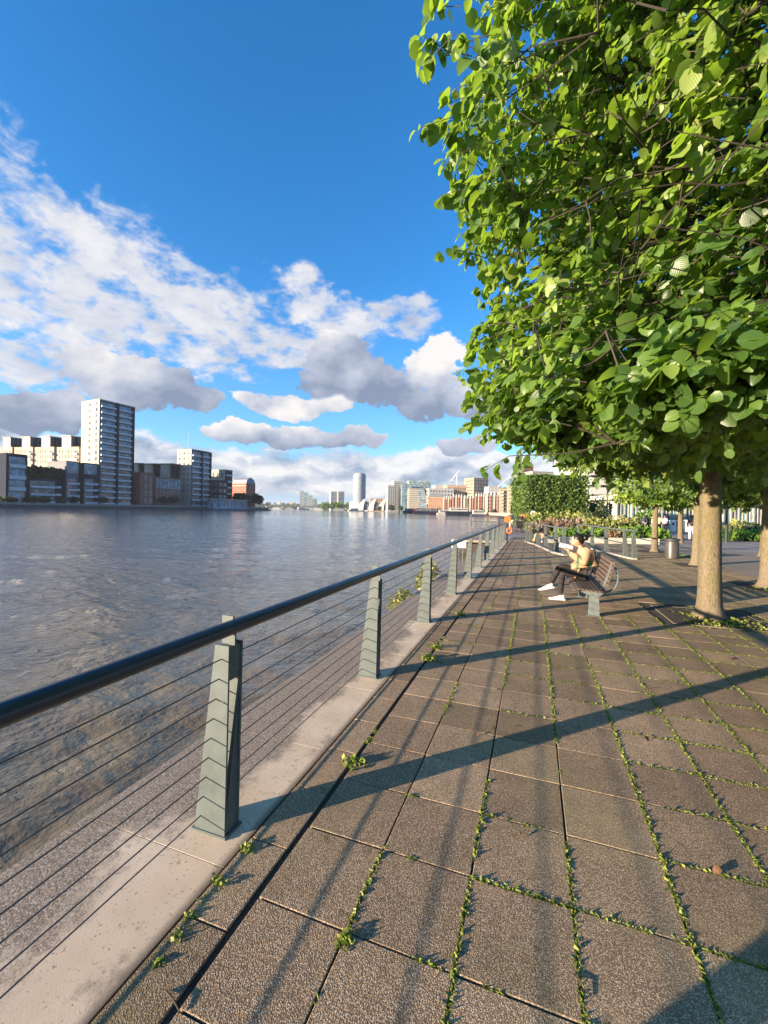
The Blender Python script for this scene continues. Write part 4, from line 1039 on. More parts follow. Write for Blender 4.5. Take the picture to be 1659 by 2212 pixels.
MB().tube([(0, 0, 0), (0, 0, 1.9)], .03, 8).build('pole', M_STEEL, sg); MB().tube([(0, -.05, 1.65), (0, -.03, 1.65)], .26, 18).build('disc', M_WPOLE, sg)
wb = empty('notice_board', (-2.36, 14.2, 0), R(10), 'blank white board on the outer edge of the river wall beyond the railing', 'notice board')
MB().box(-.24, .24, -.012, .012, .46, .72).build('board', paint('white_board', (.80, .78, .75), .5), wb); MB().box(-.15, -.11, .013, .05, -.12, .68).box(.11, .15, .013, .05, -.12, .68).build('brackets', M_STEEL, wb)
for (px0, px1, yt, col, lab) in ((1447, 1459, 1124, M_WPOLE, 'white upright display panel left of the grey cabinet on the plaza'), (1460, 1478, 1124, M_STEEL, 'grey cabinet between two white panels on the plaza'), (1479, 1488, 1123, M_WPOLE, 'narrow white display panel right of the grey cabinet')):
    d = 42; a0, a1 = ray(px0, 1140)[0], ray(px1, 1140)[0]; z = zat(px0, yt, d)
    e = empty('display_panel' if col is M_WPOLE else 'cabinet', c2w((a0 + a1) / 2 * d, d), HEAD, lab, 'display panel' if col is M_WPOLE else 'cabinet'); w = (a1 - a0) * d / 2
    MB().bbox(-w, w, -.12, .12, .08, z, .02).build('panel' if col is M_WPOLE else 'body', col, e); MB().box(-w * .8, w * .8, -.10, .10, 0, .08).build('base', M_STEEL, e)
    if col is M_WPOLE: MB().box(-w * .5, w * .3, -.128, -.122, z * .62, z * .8).build('poster', BLK, e)

# ================================================================ planting
def blob(label, px, yt, yb, wpx, d, mat, s, seed, n=700, name='shrub', cat='shrub', grp='shrubs in the planting beds', flat=2.2, depth=1.0):
    g = np.random.default_rng(seed); a, _ = ray(px, yb); base = c2w(a * d, d); H = max(zat(px, yt, d), .3); Wd = wpx * d / FOC / 2
    e = empty(name, base, HEAD, label, cat, grp)
    U = rand_dirs(n, g); U[:, 2] = np.abs(U[:, 2]); U = np.sign(U) * np.abs(U) ** (1 / flat * 1.5)
    q = np.array([mnoise.noise(Vector(u * 2.6) + Vector((seed, 0, 0))) for u in U])
    P = U * (np.clip(1 + .28 * q, .5, 1.2) * (1 - .3 * g.random(n) ** 2))[:, None] * np.array([Wd, Wd * depth, H]); P[:, 2] = np.maximum(P[:, 2], .02)
    me = leaves_mesh('foliage', P, unit(U + rand_dirs(n, g) * .6 + np.array([0, 0, .3])), rand_dirs(n, g) + U, np.clip(g.normal(s, s * .3, n), s * .4, s * 2), mat, 2, g)
    link('foliage', me, e)
    core = MB().ball((0, 0, H * .36), (Wd * .8, Wd * .8 * depth, H * .46), 14, 9); core.build('twigs', paint('shrub_core', (.022, .028, .010), .9, .4, 3), e, True)  # one solid dark ball in place of twigs makes the inside dark
    st = MB()
    for i in range(5): st.tube([(g.normal(0, Wd * .15), g.normal(0, .1), -.02), (g.normal(0, Wd * .4), g.normal(0, .2), H * .6)], .02, 5)
    st.build('stems', M_TWIG, e)
V = lambda n, a, b, c, t: leaf_mat(n, [(0, a), (.5, b), (1, c)], t, .3, .6, False)
YG = V('yellow_green_leaf', (.10, .125, .022), (.21, .23, .05), (.34, .32, .10), (.4, .42, .08)); BG = V('bright_green_leaf', (.04, .10, .012), (.10, .20, .022), (.19, .30, .04), (.26, .46, .04))
BR = V('russet_leaf', (.10, .07, .035), (.22, .145, .08), (.33, .22, .12), (.33, .22, .1)); MV = V('mauve_brown_leaf', (.10, .07, .05), (.22, .15, .115), (.33, .24, .17), (.28, .2, .13)); DG = V('dark_green_leaf', (.008, .02, .006), (.015, .035, .010), (.03, .055, .015), (.06, .10, .02))
for i, (px, yt, yb, w, d, m_, lab, s) in enumerate(((1165, 1111, 1135, 62, 38, YG, 'pale yellow green shrub in front of the clipped hedge at its left', .22), (1212, 1110, 1135, 74, 38, YG, 'broad yellow green shrub in front of the clipped hedge', .22), (1256, 1112, 1138, 56, 37, YG, 'yellow green shrub below the right end of the clipped hedge', .22),
        (1186, 1124, 1152, 70, 34, BR, 'russet grassy shrub beyond the slanting railing', .2), (1238, 1125, 1155, 80, 33, MV, 'mauve brown shrub behind the railing corner', .2), (1165, 1125, 1150, 30, 35, BG, 'small bright green shrub near the hunched person', .2), (1288, 1126, 1158, 66, 32, YG, 'yellow green shrub above the seated woman', .2),
        (1232, 1144, 1166, 62, 29.5, BG, 'bright green low shrub left of the seated woman behind the white wall', .16), (1288, 1146, 1168, 54, 29.5, BG, 'green low shrub directly behind the seated woman', .16), (1332, 1147, 1169, 60, 29, BR, 'russet low shrub right of the seated woman', .16), (1372, 1140, 1172, 62, 28.5, BG, 'vivid green shrub behind the right end of the railing', .16), (1410, 1143, 1172, 54, 28.5, BG, 'vivid green shrub left of the slender trunk', .16),
        (1294, 1103, 1128, 40, 41, DG, 'dark green dome shaped shrub below the topiary', .18), (1393, 1107, 1130, 44, 41, BG, 'round green bush by the white pole', .2), (1340, 1120, 1150, 80, 36, YG, 'wide straw coloured shrub in the middle of the beds', .2),
        (1604, 1130, 1152, 70, 34, YG, 'olive shrub beside the dark lamp post', .18), (1592, 1148, 1173, 84, 30, BG, 'bright green shrub at the right behind the lamp post', .18), (1650, 1148, 1176, 60, 29.5, BG, 'bright green shrub cut by the right edge', .18))):
    blob(lab, px, yt, yb, w, d, m_, s, 100 + i)
TOP = V('topiary_leaf', (.03, .055, .012), (.07, .105, .02), (.13, .16, .04), (.2, .28, .04))
blob('rounded clipped topiary right of the big hedge', 1282, 1074, 1112, 32, 46, TOP, .16, 140, 900, 'topiary', 'topiary', 'clipped topiary by the hedge', 5); blob('narrow clipped topiary by the dark opening', 1307, 1085, 1110, 17, 48, TOP, .16, 141, 600, 'topiary', 'topiary', 'clipped topiary by the hedge', 5)
def hedge():
    d = 45; x0, x1 = ray(1137, 1080)[0] * d, ray(1272, 1080)[0] * d; zt = zat(1200, 1028, d); g = np.random.default_rng(77); L = x1 - x0; Dp = 5.0
    e = empty('clipped_hedge', c2w(x0, d), HEAD, 'tall dense block of clipped green hedge beyond the shrubs', 'hedge'); n = 9000
    u, v = g.random(n), g.random(n); face = g.random(n)
    P = np.where((face < .62)[:, None], np.stack([u * L, 0 * u, .1 + v * (zt - .1)], 1), np.where((face < .82)[:, None], np.stack([0 * u, u * Dp, .1 + v * (zt - .1)], 1), np.stack([u * L, v * Dp, 0 * u + zt], 1)))
    nr = np.where((face < .62)[:, None], [0, -1.0, 0], np.where((face < .82)[:, None], [-1.0, 0, 0], [0, 0, 1.0]))
    q = np.array([mnoise.noise(Vector(p * 1.3)) * .5 + mnoise.noise(Vector(p * 4)) * .5 for p in P]); P = P + nr * (q * .35)[:, None] + g.normal(0, .04, (n, 3))
    link('foliage', leaves_mesh('foliage', P, unit(nr + rand_dirs(n, g) * .9 + np.array([0, 0, -.3])), rand_dirs(n, g) + nr, np.clip(g.normal(.20, .05, n), .08, .35), V('hedge_leaf', (.035, .075, .013), (.075, .135, .022), (.15, .21, .035), (.22, .38, .04)), 2, g), e)
    MB().box(.22, L - .22, .22, Dp - .2, .6, zt - .22).build('twigs', MATS['shrub_core'], e)  # solid dark box fills the hedge instead of twigs
    for i in range(4): MB().tube([(L * (i + .5) / 4, .9, 0), (L * (i + .5) / 4, .9, 1.2)], .09, 8).build('trunk', M_BARK, e, True)
hedge()
q = [gp(*p) for p in ((1172, 1172.5), (1240, 1173), (1330, 1174.5), (1425, 1176))]; k = MB()
for a, b_ in zip(q, q[1:]):
    n_ = Vector((SH, -CH, 0)) * -.35
    k.prism([(w.x, w.y) for w in (a, b_, b_ + n_, a + n_)], -.02, .33)
tag(k.build('garden_wall', paint('pale_wall', (.62, .56, .47), .8, .15, 1.0)), 'low pale wall along the front of the planting beds', 'garden wall')
# ================================================================ buildings
CREAM = paint('cream_render', (.36, .33, .265), .8, .08, .15); BEIGE = brick('beige_brick', (.46, .36, .24), (.52, .41, .28), (.5, .45, .38), .9, .3)
RBRICK = brick('red_brick', (.20, .062, .04), (.25, .082, .052), (.3, .2, .16), .9, .3); OBRICK = brick('orange_brick', (.38, .20, .10), (.44, .235, .12), (.5, .4, .3), .9, .3)
DARK = paint('dark_cladding_shade', (.016, .022, .038), .8, .2, .2, spec=.1); SLATE = paint('slate_grey', (.06, .068, .085), .6, .2, .3); WHITE = paint('white_render', (.40, .385, .35), .75, .06, .2); PALE = paint('pale_grey_render', (.40, .39, .37), .75, .1, .2)  # DARK is near black so its colour also stands in for shade
GLS = glass('dark_glazing', (.05, .06, .07)); GLB = glass('blue_glazing', (.10, .16, .20), .08); GLG = glass('green_glazing', (.16, .24, .21), .10); BAL = paint('balcony_white', (.42, .44, .46), .5, .1, .5); FRM = paint('window_frame_grey', (.12, .13, .15), .5); WFR = paint('window_frame_white', (.36, .35, .33), .5)
PGL = paint('pale_lit_glazing', (.30, .33, .29), .3, .2, .4)  # opaque pale paint stands in for sunlit glass
BROWN = brick('brown_brick', (.36, .24, .14), (.42, .28, .17), (.4, .33, .27), .9, .3); ROOFG = paint('lead_roof', (.16, .17, .19), .5, .15, .3)
class Blk:
    def __init__(s, name, label, org, ang, L, Wd, H, wall, cat='building', roof=True, body=None):
        s.e = empty(name, org, ang, label, cat); s.L, s.W, s.H = L, Wd, H; s.cache = {}; s.n = 0
        b = body or MB().box(0, L, 0, Wd, -2.0, H); b.build('wall', wall, s.e)
        if roof: MB().box(-.15, L + .15, -.15, Wd + .15, H + .003, H + .45).build('parapet', wall, s.e)
    def place(s, name, key, mk, face, u, z):
        if s.n >= 95: return None
        s.n += 1
        me = s.cache.get(key) or mk().__class__ and s.cache.setdefault(key, mk())
        o = link(name, me, s.e)
        if face == 'f': o.location = (u, 0, z)
        elif face == 'l': o.location = (0, s.W - u, z); o.rotation_euler = (0, 0, -math.pi / 2)
        else: o.location = (s.L, u, z); o.rotation_euler = (0, 0, math.pi / 2)
        return o
    def window(s, face, u, z, w, h, gl=None, fr=None, bars=1, name='window'):
        gl = gl or GLS; fr = fr or FRM
        def mk():
            b = MB(); t = min(.12, w * .1); b.box(-w / 2, w / 2, -.02, -.001, 0, h, 0)
            for (x0, x1, z0, z1) in [(-w / 2, -w / 2 + t, 0, h), (w / 2 - t, w / 2, 0, h), (-w / 2 + t, w / 2 - t, 0, t), (-w / 2 + t, w / 2 - t, h - t, h)] + [(-w / 2 + w * (i + 1) / (bars + 1) - t / 2, -w / 2 + w * (i + 1) / (bars + 1) + t / 2, t, h - t) for i in range(bars)]:
                b.box(x0, x1, -.09, -.021, z0, z1, 1)
            return b.mesh(name, [gl, fr])
        return s.place(name, (name, w, h, gl.name, fr.name, bars), mk, face, u, z)
    def balcony(s, face, u, z, w, d=1.1, h=1.0, m=None):
        m = m or BAL
        def mk(): return MB().box(-w / 2, w / 2, -d, -.002, -.18, 0).box(-w / 2, w / 2, -d, -d + .06, .001, h).box(-w / 2, -w / 2 + .06, -d + .061, -.002, .001, h).box(w / 2 - .06, w / 2, -d + .061, -.002, .001, h).mesh('balcony', m)
        return s.place('balcony', ('b', w, d, h, m.name), mk, face, u, z)
    def fin(s, face, u, w, z0, z1, d=.5, m=None, name='fin'):
        def mk(): return MB().box(-w / 2, w / 2, -d, -.002, 0, z1 - z0).mesh(name, m or DARK)
        return s.place(name, (name, w, z1 - z0, d, (m or DARK).name), mk, face, u, z0)
    def grid(s, face, u0, u1, nu, z0, z1, nz, fw=.6, fh=.65, **k):
        for j in range(nz):
            for i in range(nu):
                du = (u1 - u0) / nu; dz = (z1 - z0) / nz
                s.window(face, u0 + du * (i + .5), z0 + dz * (j + .5 - fh / 2), round(du * fw, 3), round(dz * fh, 3), **k)
    def bands(s, face, u0, u1, z0, z1, nz, fh=.6, bars=6, bal=None, **k):
        dz = (z1 - z0) / nz
        for j in range(nz):
            s.window(face, (u0 + u1) / 2, z0 + dz * j + dz * .28, round(u1 - u0, 3), round(dz * fh, 3), bars=bars, name='glazing_band', **k)
            if bal: s.balcony(face, (u0 + u1) / 2, z0 + dz * j + .05, round((u1 - u0) * .98, 3), 1.0, round(dz * bal, 3))
# ---- left bank: local x runs along the bank, local y inland
EX, ED, AX, AD = -184.0, 200.0, .436, .90
def bank_s(px, q):
    k = ray(px, 1090)[0]; return (k * (ED + AD * 0 + .436 * q) - EX + .9 * q) / (.436 - .9 * k) if False else (k * ED + .436 * k * q - EX + .9 * q) / (.436 - .9 * k)
def bank_q(px, s_):
    k = ray(px, 1090)[0]; return (EX + .436 * s_ - k * (ED + .9 * s_)) / (.9 + .436 * k)
BANG = math.atan2(.90, .436) + HEAD; BZ = 1.5
def LB(name, label, pl, pc, pr, yt, q, wall, Wd=14, zt=None, **k):
    s0 = bank_s(pc, q); L = bank_s(pr, q) - s0
    if pl is not None: Wd = bank_q(pl, s0) - q
    X, d = EX + .436 * s0 - .9 * q, ED + .9 * s0 + .436 * q; H = (zat(pc, yt, d) if zt is None else zt) - BZ
    return Blk(name, label, c2w(X, d, BZ), BANG, L, Wd, H, wall, **k)
# nearest dark block cut by the left edge
b = LB('apartment_block', 'apartment block with walls coloured dark for shade, cut by the left edge of the picture', -22, 12, 56, 980, 8, DARK)
b.bands('f', b.L * .12, b.L * .95, .6, b.H - .8, 4, .66, 6, .30, gl=GLB); b.fin('f', b.L * .03, .9, 0, b.H); b.fin('f', b.L * .985, .8, 0, b.H); b.fin('l', b.W * .5, 1.0, 0, b.H)
b = LB('apartment_block', 'low glazed terrace under a roof garden between two dark blocks', None, 61, 131, 1034, 8, DARK, 16)
b.bands('f', b.L * .04, b.L * .80, .5, b.H - .4, 3, .62, 9, .22, gl=GLS); b.balcony('f', b.L * .9, b.H * .36, b.L * .16); b.balcony('f', b.L * .9, b.H * .68, b.L * .16); b.fin('f', b.L * .99, .6, 0, b.H)
def tree_clump(label, px, yt, yb, w, q, seed, mat=None, base=None, name='tree', cat='tree', grp='trees on the far bank', n=500, dd=None):
    if dd is None: s_ = bank_s(px, q); X, d = EX + .436 * s_ - .9 * q, ED + .9 * s_ + .436 * q
    else: d = dd; X = ray(px, yb)[0] * d
    zb = zat(px, yb, d) if base is None else base; zt = zat(px, yt, d); Wd = w * d / FOC / 2; g = np.random.default_rng(seed)
    e = empty(name, c2w(X, d, zb), 0, label, cat, grp); H = zt - zb; U = rand_dirs(n, g); q_ = np.array([mnoise.noise(Vector(u * 2.2) + Vector((seed, 0, 0))) for u in U])
    P = U * (np.clip(.82 + .5 * q_, .4, 1.25))[:, None] * np.array([Wd, Wd, H * .42]) + np.array([0, 0, H * .56])
    link('crown', leaves_mesh('crown', P, unit(U + rand_dirs(n, g) * .6), rand_dirs(n, g) + U, np.clip(g.normal(Wd * .30, Wd * .09, n), Wd * .1, Wd * .6), mat or DG, 1, g), e)
    MB().ball((0, 0, H * .56), (Wd * .62, Wd * .62, H * .30), 12, 8).build('limbs', MATS['shrub_core'], e, True)  # solid dark ball fills the crown instead of limbs
    MB().tube([(0, 0, -.5), (0, 0, H * .4)], max(.15, Wd * .06), 8).build('trunk', M_BARK, e, True)
for i, (px, w) in enumerate(((76, 30), (98, 34), (122, 34))): tree_clump(('leftmost', 'middle', 'rightmost')[i] + ' dark tree of the three on the roof garden across the river', px, 1008 + 3 * i, 1040, w, 13 + i, 200 + i)
b = LB('apartment_block', 'dark stepped block left of the white tower with pale gable top edge', 101, 142, 171, 997, 8, SLATE)
b.bands('f', b.L * .06, b.L * .72, .6, b.H * .62, 4, .66, 4, .24); b.bands('f', b.L * .04, b.L * .92, b.H * .64, b.H * .97, 1, .8, 5, None, gl=GLB); b.fin('f', b.L * .97, .7, 0, b.H)
for k in range(4): b.balcony('f', b.L * .86, .6 + (b.H * .62 - .6) / 4 * k + .1, b.L * .2)
b = LB('apartment_block', 'narrow dark block touching the foot of the white tower', None, 179, 211, 1001, 8, DARK, 15)
b.bands('f', b.L * .06, b.L * .66, .6, b.H * .64, 4, .66, 3, .24); b.bands('f', b.L * .05, b.L * .92, b.H * .66, b.H * .97, 1, .8, 5, None, gl=GLB); b.fin('f', b.L * .97, .7, 0, b.H)
for k in range(4): b.balcony('f', b.L * .82, .6 + (b.H * .64 - .6) / 4 * k + .1, b.L * .28)
b = LB('tower_block', 'tallest tower on the far left bank with sunlit white side and balconied dark front', 173, 212, 285, 863, 12, CREAM)
H, L, Wd = b.H, b.L, b.W
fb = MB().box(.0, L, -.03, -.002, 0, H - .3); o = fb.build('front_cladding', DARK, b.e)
def tower_front(b, floors, slot):
    H, L = b.H, b.L; dz = (H - 1.0) / floors
    for k in range(floors):
        for (u0, u1) in ((.03 * L, slot - .04 * L), (slot + .04 * L, .93 * L)):
            z = .3 + dz * k
            o = b.window('f', (u0 + u1) / 2, z + dz * .22, round(u1 - u0, 3), round(dz * .66, 3), gl=GLB if k > floors * .4 else GLS, bars=5, name='glazing_band')
            if o: o.location.y = -.035
            b.balcony('f', (u0 + u1) / 2, z + .1, round(u1 - u0, 3), 1.4, round(dz * .26, 3))
tower_front(b, 17, L * .49); b.fin('f', L * .49, 1.3, 0, H - .2, 1.6); b.fin('f', L * .985, .5, 0, H - .2, 1.7)
dz = H / 17
for k in range(5, 17):
    if b.n < 90: b.window('l', Wd - 3.0, dz * k + .5, 1.9, dz * .62, bars=0)
for k in range(6, 17, 1):
    if b.n < 95: b.window('l', Wd * .47, dz * k + .6, 2.0, dz * .45, bars=1)
# long beige terrace behind with roof pavilions
for i, (x0, x1) in enumerate(((-8, 26), (31, 70), (72, 116), (117, 170))):
    q = 46; lab = ('first', 'second', 'third', 'last')[i] + ' beige brick section from the left in the long terrace behind the riverside blocks'
    kk = [ray(x, 1010)[0] for x in (x0, x1)]; d0 = 276 - 3 * i; ang = HEAD - .25
    org = c2w(kk[0] * d0, d0, BZ); Lb = (kk[1] - kk[0]) * d0 / (math.cos(.25) + kk[1] * math.sin(.25)); H = zat(x0 + 10, 968, d0) - BZ
    b = Blk('apartment_block', lab, org, ang, Lb, 12, H, BEIGE); b.grid('f', .6, Lb * .78, 6, H - 10.5, H - .8, 3, .36, .74, fr=WFR, bars=0)
    b.window('f', Lb * .88, H - 4.4, Lb * .17, 2.6, bars=2); b.balcony('f', Lb * .88, H - 4.6, Lb * .2); b.balcony('f', Lb * .88, H - 8.2, Lb * .2); b.window('f', Lb * .88, H - 8, Lb * .17, 2.6, bars=2)
    p0, p1 = ((7, 29), (48, 72), (90, 115), (134, 160))[i]; ka = [ray(x, 955)[0] for x in (p0, p1)]; d1 = d0 + 4
    zt = zat(p0, 946 - i, d1); zb = BZ + H + .5
    r = Blk('roof_pavilion', ('leftmost', 'second', 'third', 'rightmost')[i] + ' glazed rooftop pavilion with dark flank on the long beige terrace', c2w(ka[0] * d1, d1, zb), ang, (ka[1] - ka[0]) * d1, 9, zt - zb, SLATE, roof=False, body=MB().box(0, (ka[1] - ka[0]) * d1, 0, 9, -1, zt - zb), cat='roof pavilion')
    r.grid('f', .5, r.L - .4, 1, .4, r.H - .3, 1, .94, .94, gl=PGL, fr=WFR, bars=3); MB().box(-.3, r.L + .3, -.5, 9.2, r.H + .003, r.H + .5).build('roof', CREAM, r.e)
    MB().box(r.L + .002, r.L + 3.2, 2.5, 9, -1, r.H - .01).build('flank', DARK, r.e)  # dark box drawn as the pavilion's shaded receding side
# blocks between the two towers
for i, (p0, p1, yt, yb) in enumerate(((286, 300, 1002, 1021), (312, 330, 1003, 1022), (347, 366, 1003, 1023))):
    d1 = 318 - 3 * i; ka = [ray(x, 1010)[0] for x in (p0, p1)]; zt = zat(p0, yt, d1)
    r = Blk('apartment_block', ('left', 'middle', 'right')[i] + ' of three pale glazed blocks with oversailing roofs between the two white towers', c2w(ka[0] * d1, d1, BZ), HEAD - .2, (ka[1] - ka[0]) * d1, 12, zt - BZ, CREAM, roof=False)
    r.window('f', r.L / 2, r.H - 6.6, r.L * .86, 5.6, gl=PGL, fr=WFR, bars=3); MB().box(-.4, r.L + 5, -.8, 12.5, r.H + .003, r.H + .6).build('roof', SLATE, r.e); MB().box(r.L + .002, r.L + 3, 2.5, 12, 0, r.H - .01).build('flank', DARK, r.e)  # dark flank box stands in for the block's shaded side
    r.grid('f', .4, r.L - .3, 3, r.H - 11, r.H - 7, 1, .5, .8, fr=WFR, bars=0)
b = LB('terrace_house', 'dull red brick house with tall pale windows right of the tallest tower', 282, 302, 331, 1021, 8, RBRICK)
b.grid('f', b.L * .25, b.L * .95, 2, .8, b.H - 1, 4, .42, .70, gl=GLS, fr=WFR, bars=1); b.grid('l', 1.5, b.W - 1, 3, 2, b.H - 3, 3, .4, .6)
b = LB('terrace_house', 'red brick terrace with blue glazed top storey left of the second tower', 320, 334, 391, 1031, 8, RBRICK)
b.grid('f', b.L * .03, b.L * .98, 8, .8, b.H * .58, 3, .38, .68, gl=GLS, fr=WFR, bars=0); b.grid('f', b.L * .03, b.L * .98, 7, b.H * .60, b.H - .3, 1, .8, .94, gl=GLB, fr=FRM, bars=1)
b = LB('tower_block', 'second tower on the left bank with sunlit white side and dark balconied front', 381, 412, 452.5, 971, 14, CREAM)
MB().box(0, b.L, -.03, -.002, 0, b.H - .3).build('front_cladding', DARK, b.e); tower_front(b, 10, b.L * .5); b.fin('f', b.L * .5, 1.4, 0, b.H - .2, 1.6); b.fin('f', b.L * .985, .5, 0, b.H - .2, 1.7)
b.grid('l', b.W * .04, b.W * .96, 3, b.H * .24, b.H - .6, 8, .42, .5, fr=WFR, bars=0)
MB().tube([(b.L * .2, b.W * .5, b.H), (b.L * .2, b.W * .5, b.H + 14)], .12, 6).build('mast', M_STEEL, b.e)
b = LB('apartment_block', 'grey beige block with dark framed front right of the second tower', 453.5, 485, 501, 1015, 12, paint('taupe_render', (.40, .36, .29), .8))
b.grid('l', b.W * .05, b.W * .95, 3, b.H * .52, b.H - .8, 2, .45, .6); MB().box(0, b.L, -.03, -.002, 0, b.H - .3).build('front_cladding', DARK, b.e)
for k in range(6): b.balcony('f', b.L * .5, b.H / 6 * k + .4, b.L * .8)
b = LB('apartment_block', 'low dark balconied block at the foot of the grey beige one', 447, 470, 491, 1038, 6, DARK)
b.grid('l', .8, b.W - .5, 3, .8, b.H - .5, 4, .6, .6, fr=FRM, bars=1); b.grid('f', .8, b.L - .5, 2, .8, b.H - .5, 4, .7, .6)
# red brick block with mansard
s0 = bank_s(535, 12); X, d = EX + .436 * s0 - 10.8, ED + .9 * s0 + 5.2; L = bank_s(551, 12) - s0; Wd = bank_q(501, s0) - 12; zE = zat(535, 1044, d) - BZ; zR = zat(535, 1031, d) - BZ
b = Blk('apartment_block', 'red brick block with dark curved mansard roof ending the left bank', c2w(X, d, BZ), BANG, L, Wd, zE, brick('sunlit_red_brick', (.30, .075, .035), (.36, .095, .045), (.3, .18, .13), .9, .3), roof=False)
rf = MB(); pr = [(0, 0), (.6, (zR - zE) * .6), (3, (zR - zE) * .95), (L / 2, zR - zE), (L - 3, (zR - zE) * .95), (L - .6, (zR - zE) * .6), (L, 0)]
vs = [(x, 0 + .3 * z, zE + z) for x, z in pr] + [(x, Wd - .3 * z, zE + z) for x, z in pr]; n = len(pr)
rf.add(vs, [tuple(range(n)), tuple(range(2 * n - 1, n - 1, -1))] + [(i, n + i, n + i + 1, i + 1) for i in range(n - 1)]); rf.build('roof', ROOFG, b.e)
b.grid('l', 1, Wd - 1, 7, 1, zE - .6, 6, .4, .6, fr=WFR, bars=0); b.grid('f', 1, L - 1, 5, 1, zE - .6, 6, .45, .6)
MB().box(-.12, -.003, 0, Wd, zE - 2.4, zE - 1.7).build('band_course', CREAM, b.e)
for i, (px, yt, yb, w) in enumerate(((516, 1066, 1086, 24), (530, 1069, 1087, 18), (552, 1066, 1090, 16), (561, 1070, 1092, 14))): tree_clump(('left', 'second', 'third', 'right')[i] + ' dark tree of the four by the red brick mansard block', px, yt, yb, w, 5, 220 + i)
for i, (px, w) in enumerate(((8, 20), (25, 18), (66, 22), (96, 20), (160, 16), (224, 14), (352, 18), (376, 20))): tree_clump('dark riverside shrub ' + ('at the left edge', 'below the first dark block', 'under the glazed terrace', 'mid way along the glazed terrace', 'below the pale gabled block', 'below the tallest tower', 'in front of the red terrace', 'between red terrace and second tower')[i], px, 1074, 1087, w, 5, 240 + i, name='riverside_shrub', cat='shrub', grp='shrubs on the far quay', n=260)
# quay
smax = bank_s(579, 0); pts = []
fq = lambda s_, q: c2w(EX + .436 * s_ - .9 * q, ED + .9 * s_ + .436 * q)
poly = [fq(-160, 0), fq(smax, 0), fq(smax + 6, 10), fq(smax - 10, 40), fq(smax - 20, 400), fq(-160, 400)]
gq = MB(); gq.prism([(p.x, p.y) for p in poly], -4, BZ - .02); tag(gq.build('far_bank_ground', paint('far_quay_ground', (.10, .10, .095), .9)), kind='structure')
e = empty('embankment_wall', fq(-160, -.4), BANG, 'long dark embankment wall with pale top edge under the left bank buildings', 'river wall'); Lq = smax + 160
MB().box(0, Lq, 0, .395, -4, BZ - .6).build('wall_face', paint('dark_river_wall', (.05, .05, .05), .8, .3, .2, wear=(.07, .075, .05)), e); MB().box(0, Lq, -.15, .395, BZ - .598, BZ + .45).build('parapet', paint('parapet_stone', (.20, .19, .175), .8, .2, .3), e)
# pier pavilion and deck
s0, s1, s2 = bank_s(461, -9), bank_s(533, -9), bank_s(580, -9); o = fq(s0, -9); o.z = 0
e = empty('pier_pavilion', o, BANG, 'low glazed pier building with white roof on the far left bank', 'pier building'); L1, L2 = s1 - s0, s2 - s0; zt = zat(461, 1077, 300)
MB().box(-4, L1 + 1, -1.5, 8.5, zt - .5, zt).build('roof', WHITE, e); MB().box(0, L1, 0, 7, .2, zt - .503).build('glazing', GLB, e)
for k in range(12): MB().box(L1 * k / 11 - .12, L1 * k / 11 + .12, -.25, -.003, .2, zt - .503).build('mullion', WFR, e)
MB().box(-5, L2, -2.5, 7.5, -1.6, .19).build('deck', paint('pier_steel', (.05, .055, .06), .7), e)
for k in range(10): MB().tube([(L2 * k / 9, -2, -4), (L2 * k / 9, -2, -.9)], .35, 8).build('pile', M_TWIG, e)

# ---- right bank and the far skyline: blocks facing the river
def FB(name, label, p0, p1, yt, d, wall, rot=0.0, Wd=None, base=.6, floors=0, cols=0, gl=None, bal=None, cat='building', fh=.55, left=True, **k):
    k0, k1 = ray(p0, yt)[0], ray(p1, yt)[0]; L = (k1 - k0) * d / (math.cos(rot) - k1 * math.sin(rot)); H = zat((p0 + p1) / 2, yt, d) - base; Wd = Wd or min(L, 18)
    b = Blk(name, label, c2w(k0 * d, d, base), HEAD + rot, L, Wd, H, wall, cat, **k)
    if floors:
        if cols: b.grid('f', L * .03, L * .97, cols, H * .04, H * .97, floors, .5, fh, gl=gl)
        else: b.bands('f', L * .03, L * .97, H * .04, H * .97, floors, fh, 4, bal, gl=gl)
        if left: b.bands('l', Wd * .1, Wd * .9, H * .04, H * .97, floors, fh * .8, 3, None, gl=gl)
    return b
# centre distance
tw = empty('round_tower', c2w(ray(776.5, 1060)[0] * 800, 800, .6), HEAD, 'tall rounded pale glass tower alone in the centre of the skyline', 'tower'); r = (ray(790, 1050)[0] - ray(763, 1050)[0]) * 400; Ht = zat(776, 1022, 800) - .6
MB().lathe([(r * .96, 0), (r, Ht * .05), (r, Ht * .93), (r * .86, Ht * .98), (r * .6, Ht)], 28).build('wall', paint('tower_glass_pale', (.30, .295, .29), .8, .08, .05), tw.__class__ and tw, True)
for k in range(26): MB().lathe([(r * 1.004, 0), (r * 1.004, Ht / 60)], 28, (0, 0, Ht * (.06 + .87 * k / 26))).build('glazing_band', GLB, tw, True)
MB().lathe([(r * 1.6, 0), (r * 1.6, 14), (r * 1.5, 15)], 20).build('podium', PALE, tw)
for i, (p0, p1) in enumerate(((715, 729), (730.5, 744))): FB('tower_block', ('left', 'right')[i] + ' of the twin grey slab towers in the far distance', p0, p1, 1062, 1050, PALE, .35, floors=12, cols=0, fh=.4, left=False)
for i, (p0, p1, yt) in enumerate(((648, 657, 1060), (657, 666, 1064), (665, 675, 1070), (675, 685, 1077))): FB('tower_block', ('tallest', 'second', 'third', 'lowest')[i] + ' of the stepped blue green glass towers far off left of centre', p0, p1, yt, 1150, GLG if i % 2 else PALE, .2, floors=8, gl=GLB, fh=.5, left=False)
M_SHELL = paint('white_shell', (.60, .58, .53), .5, .05, .1)
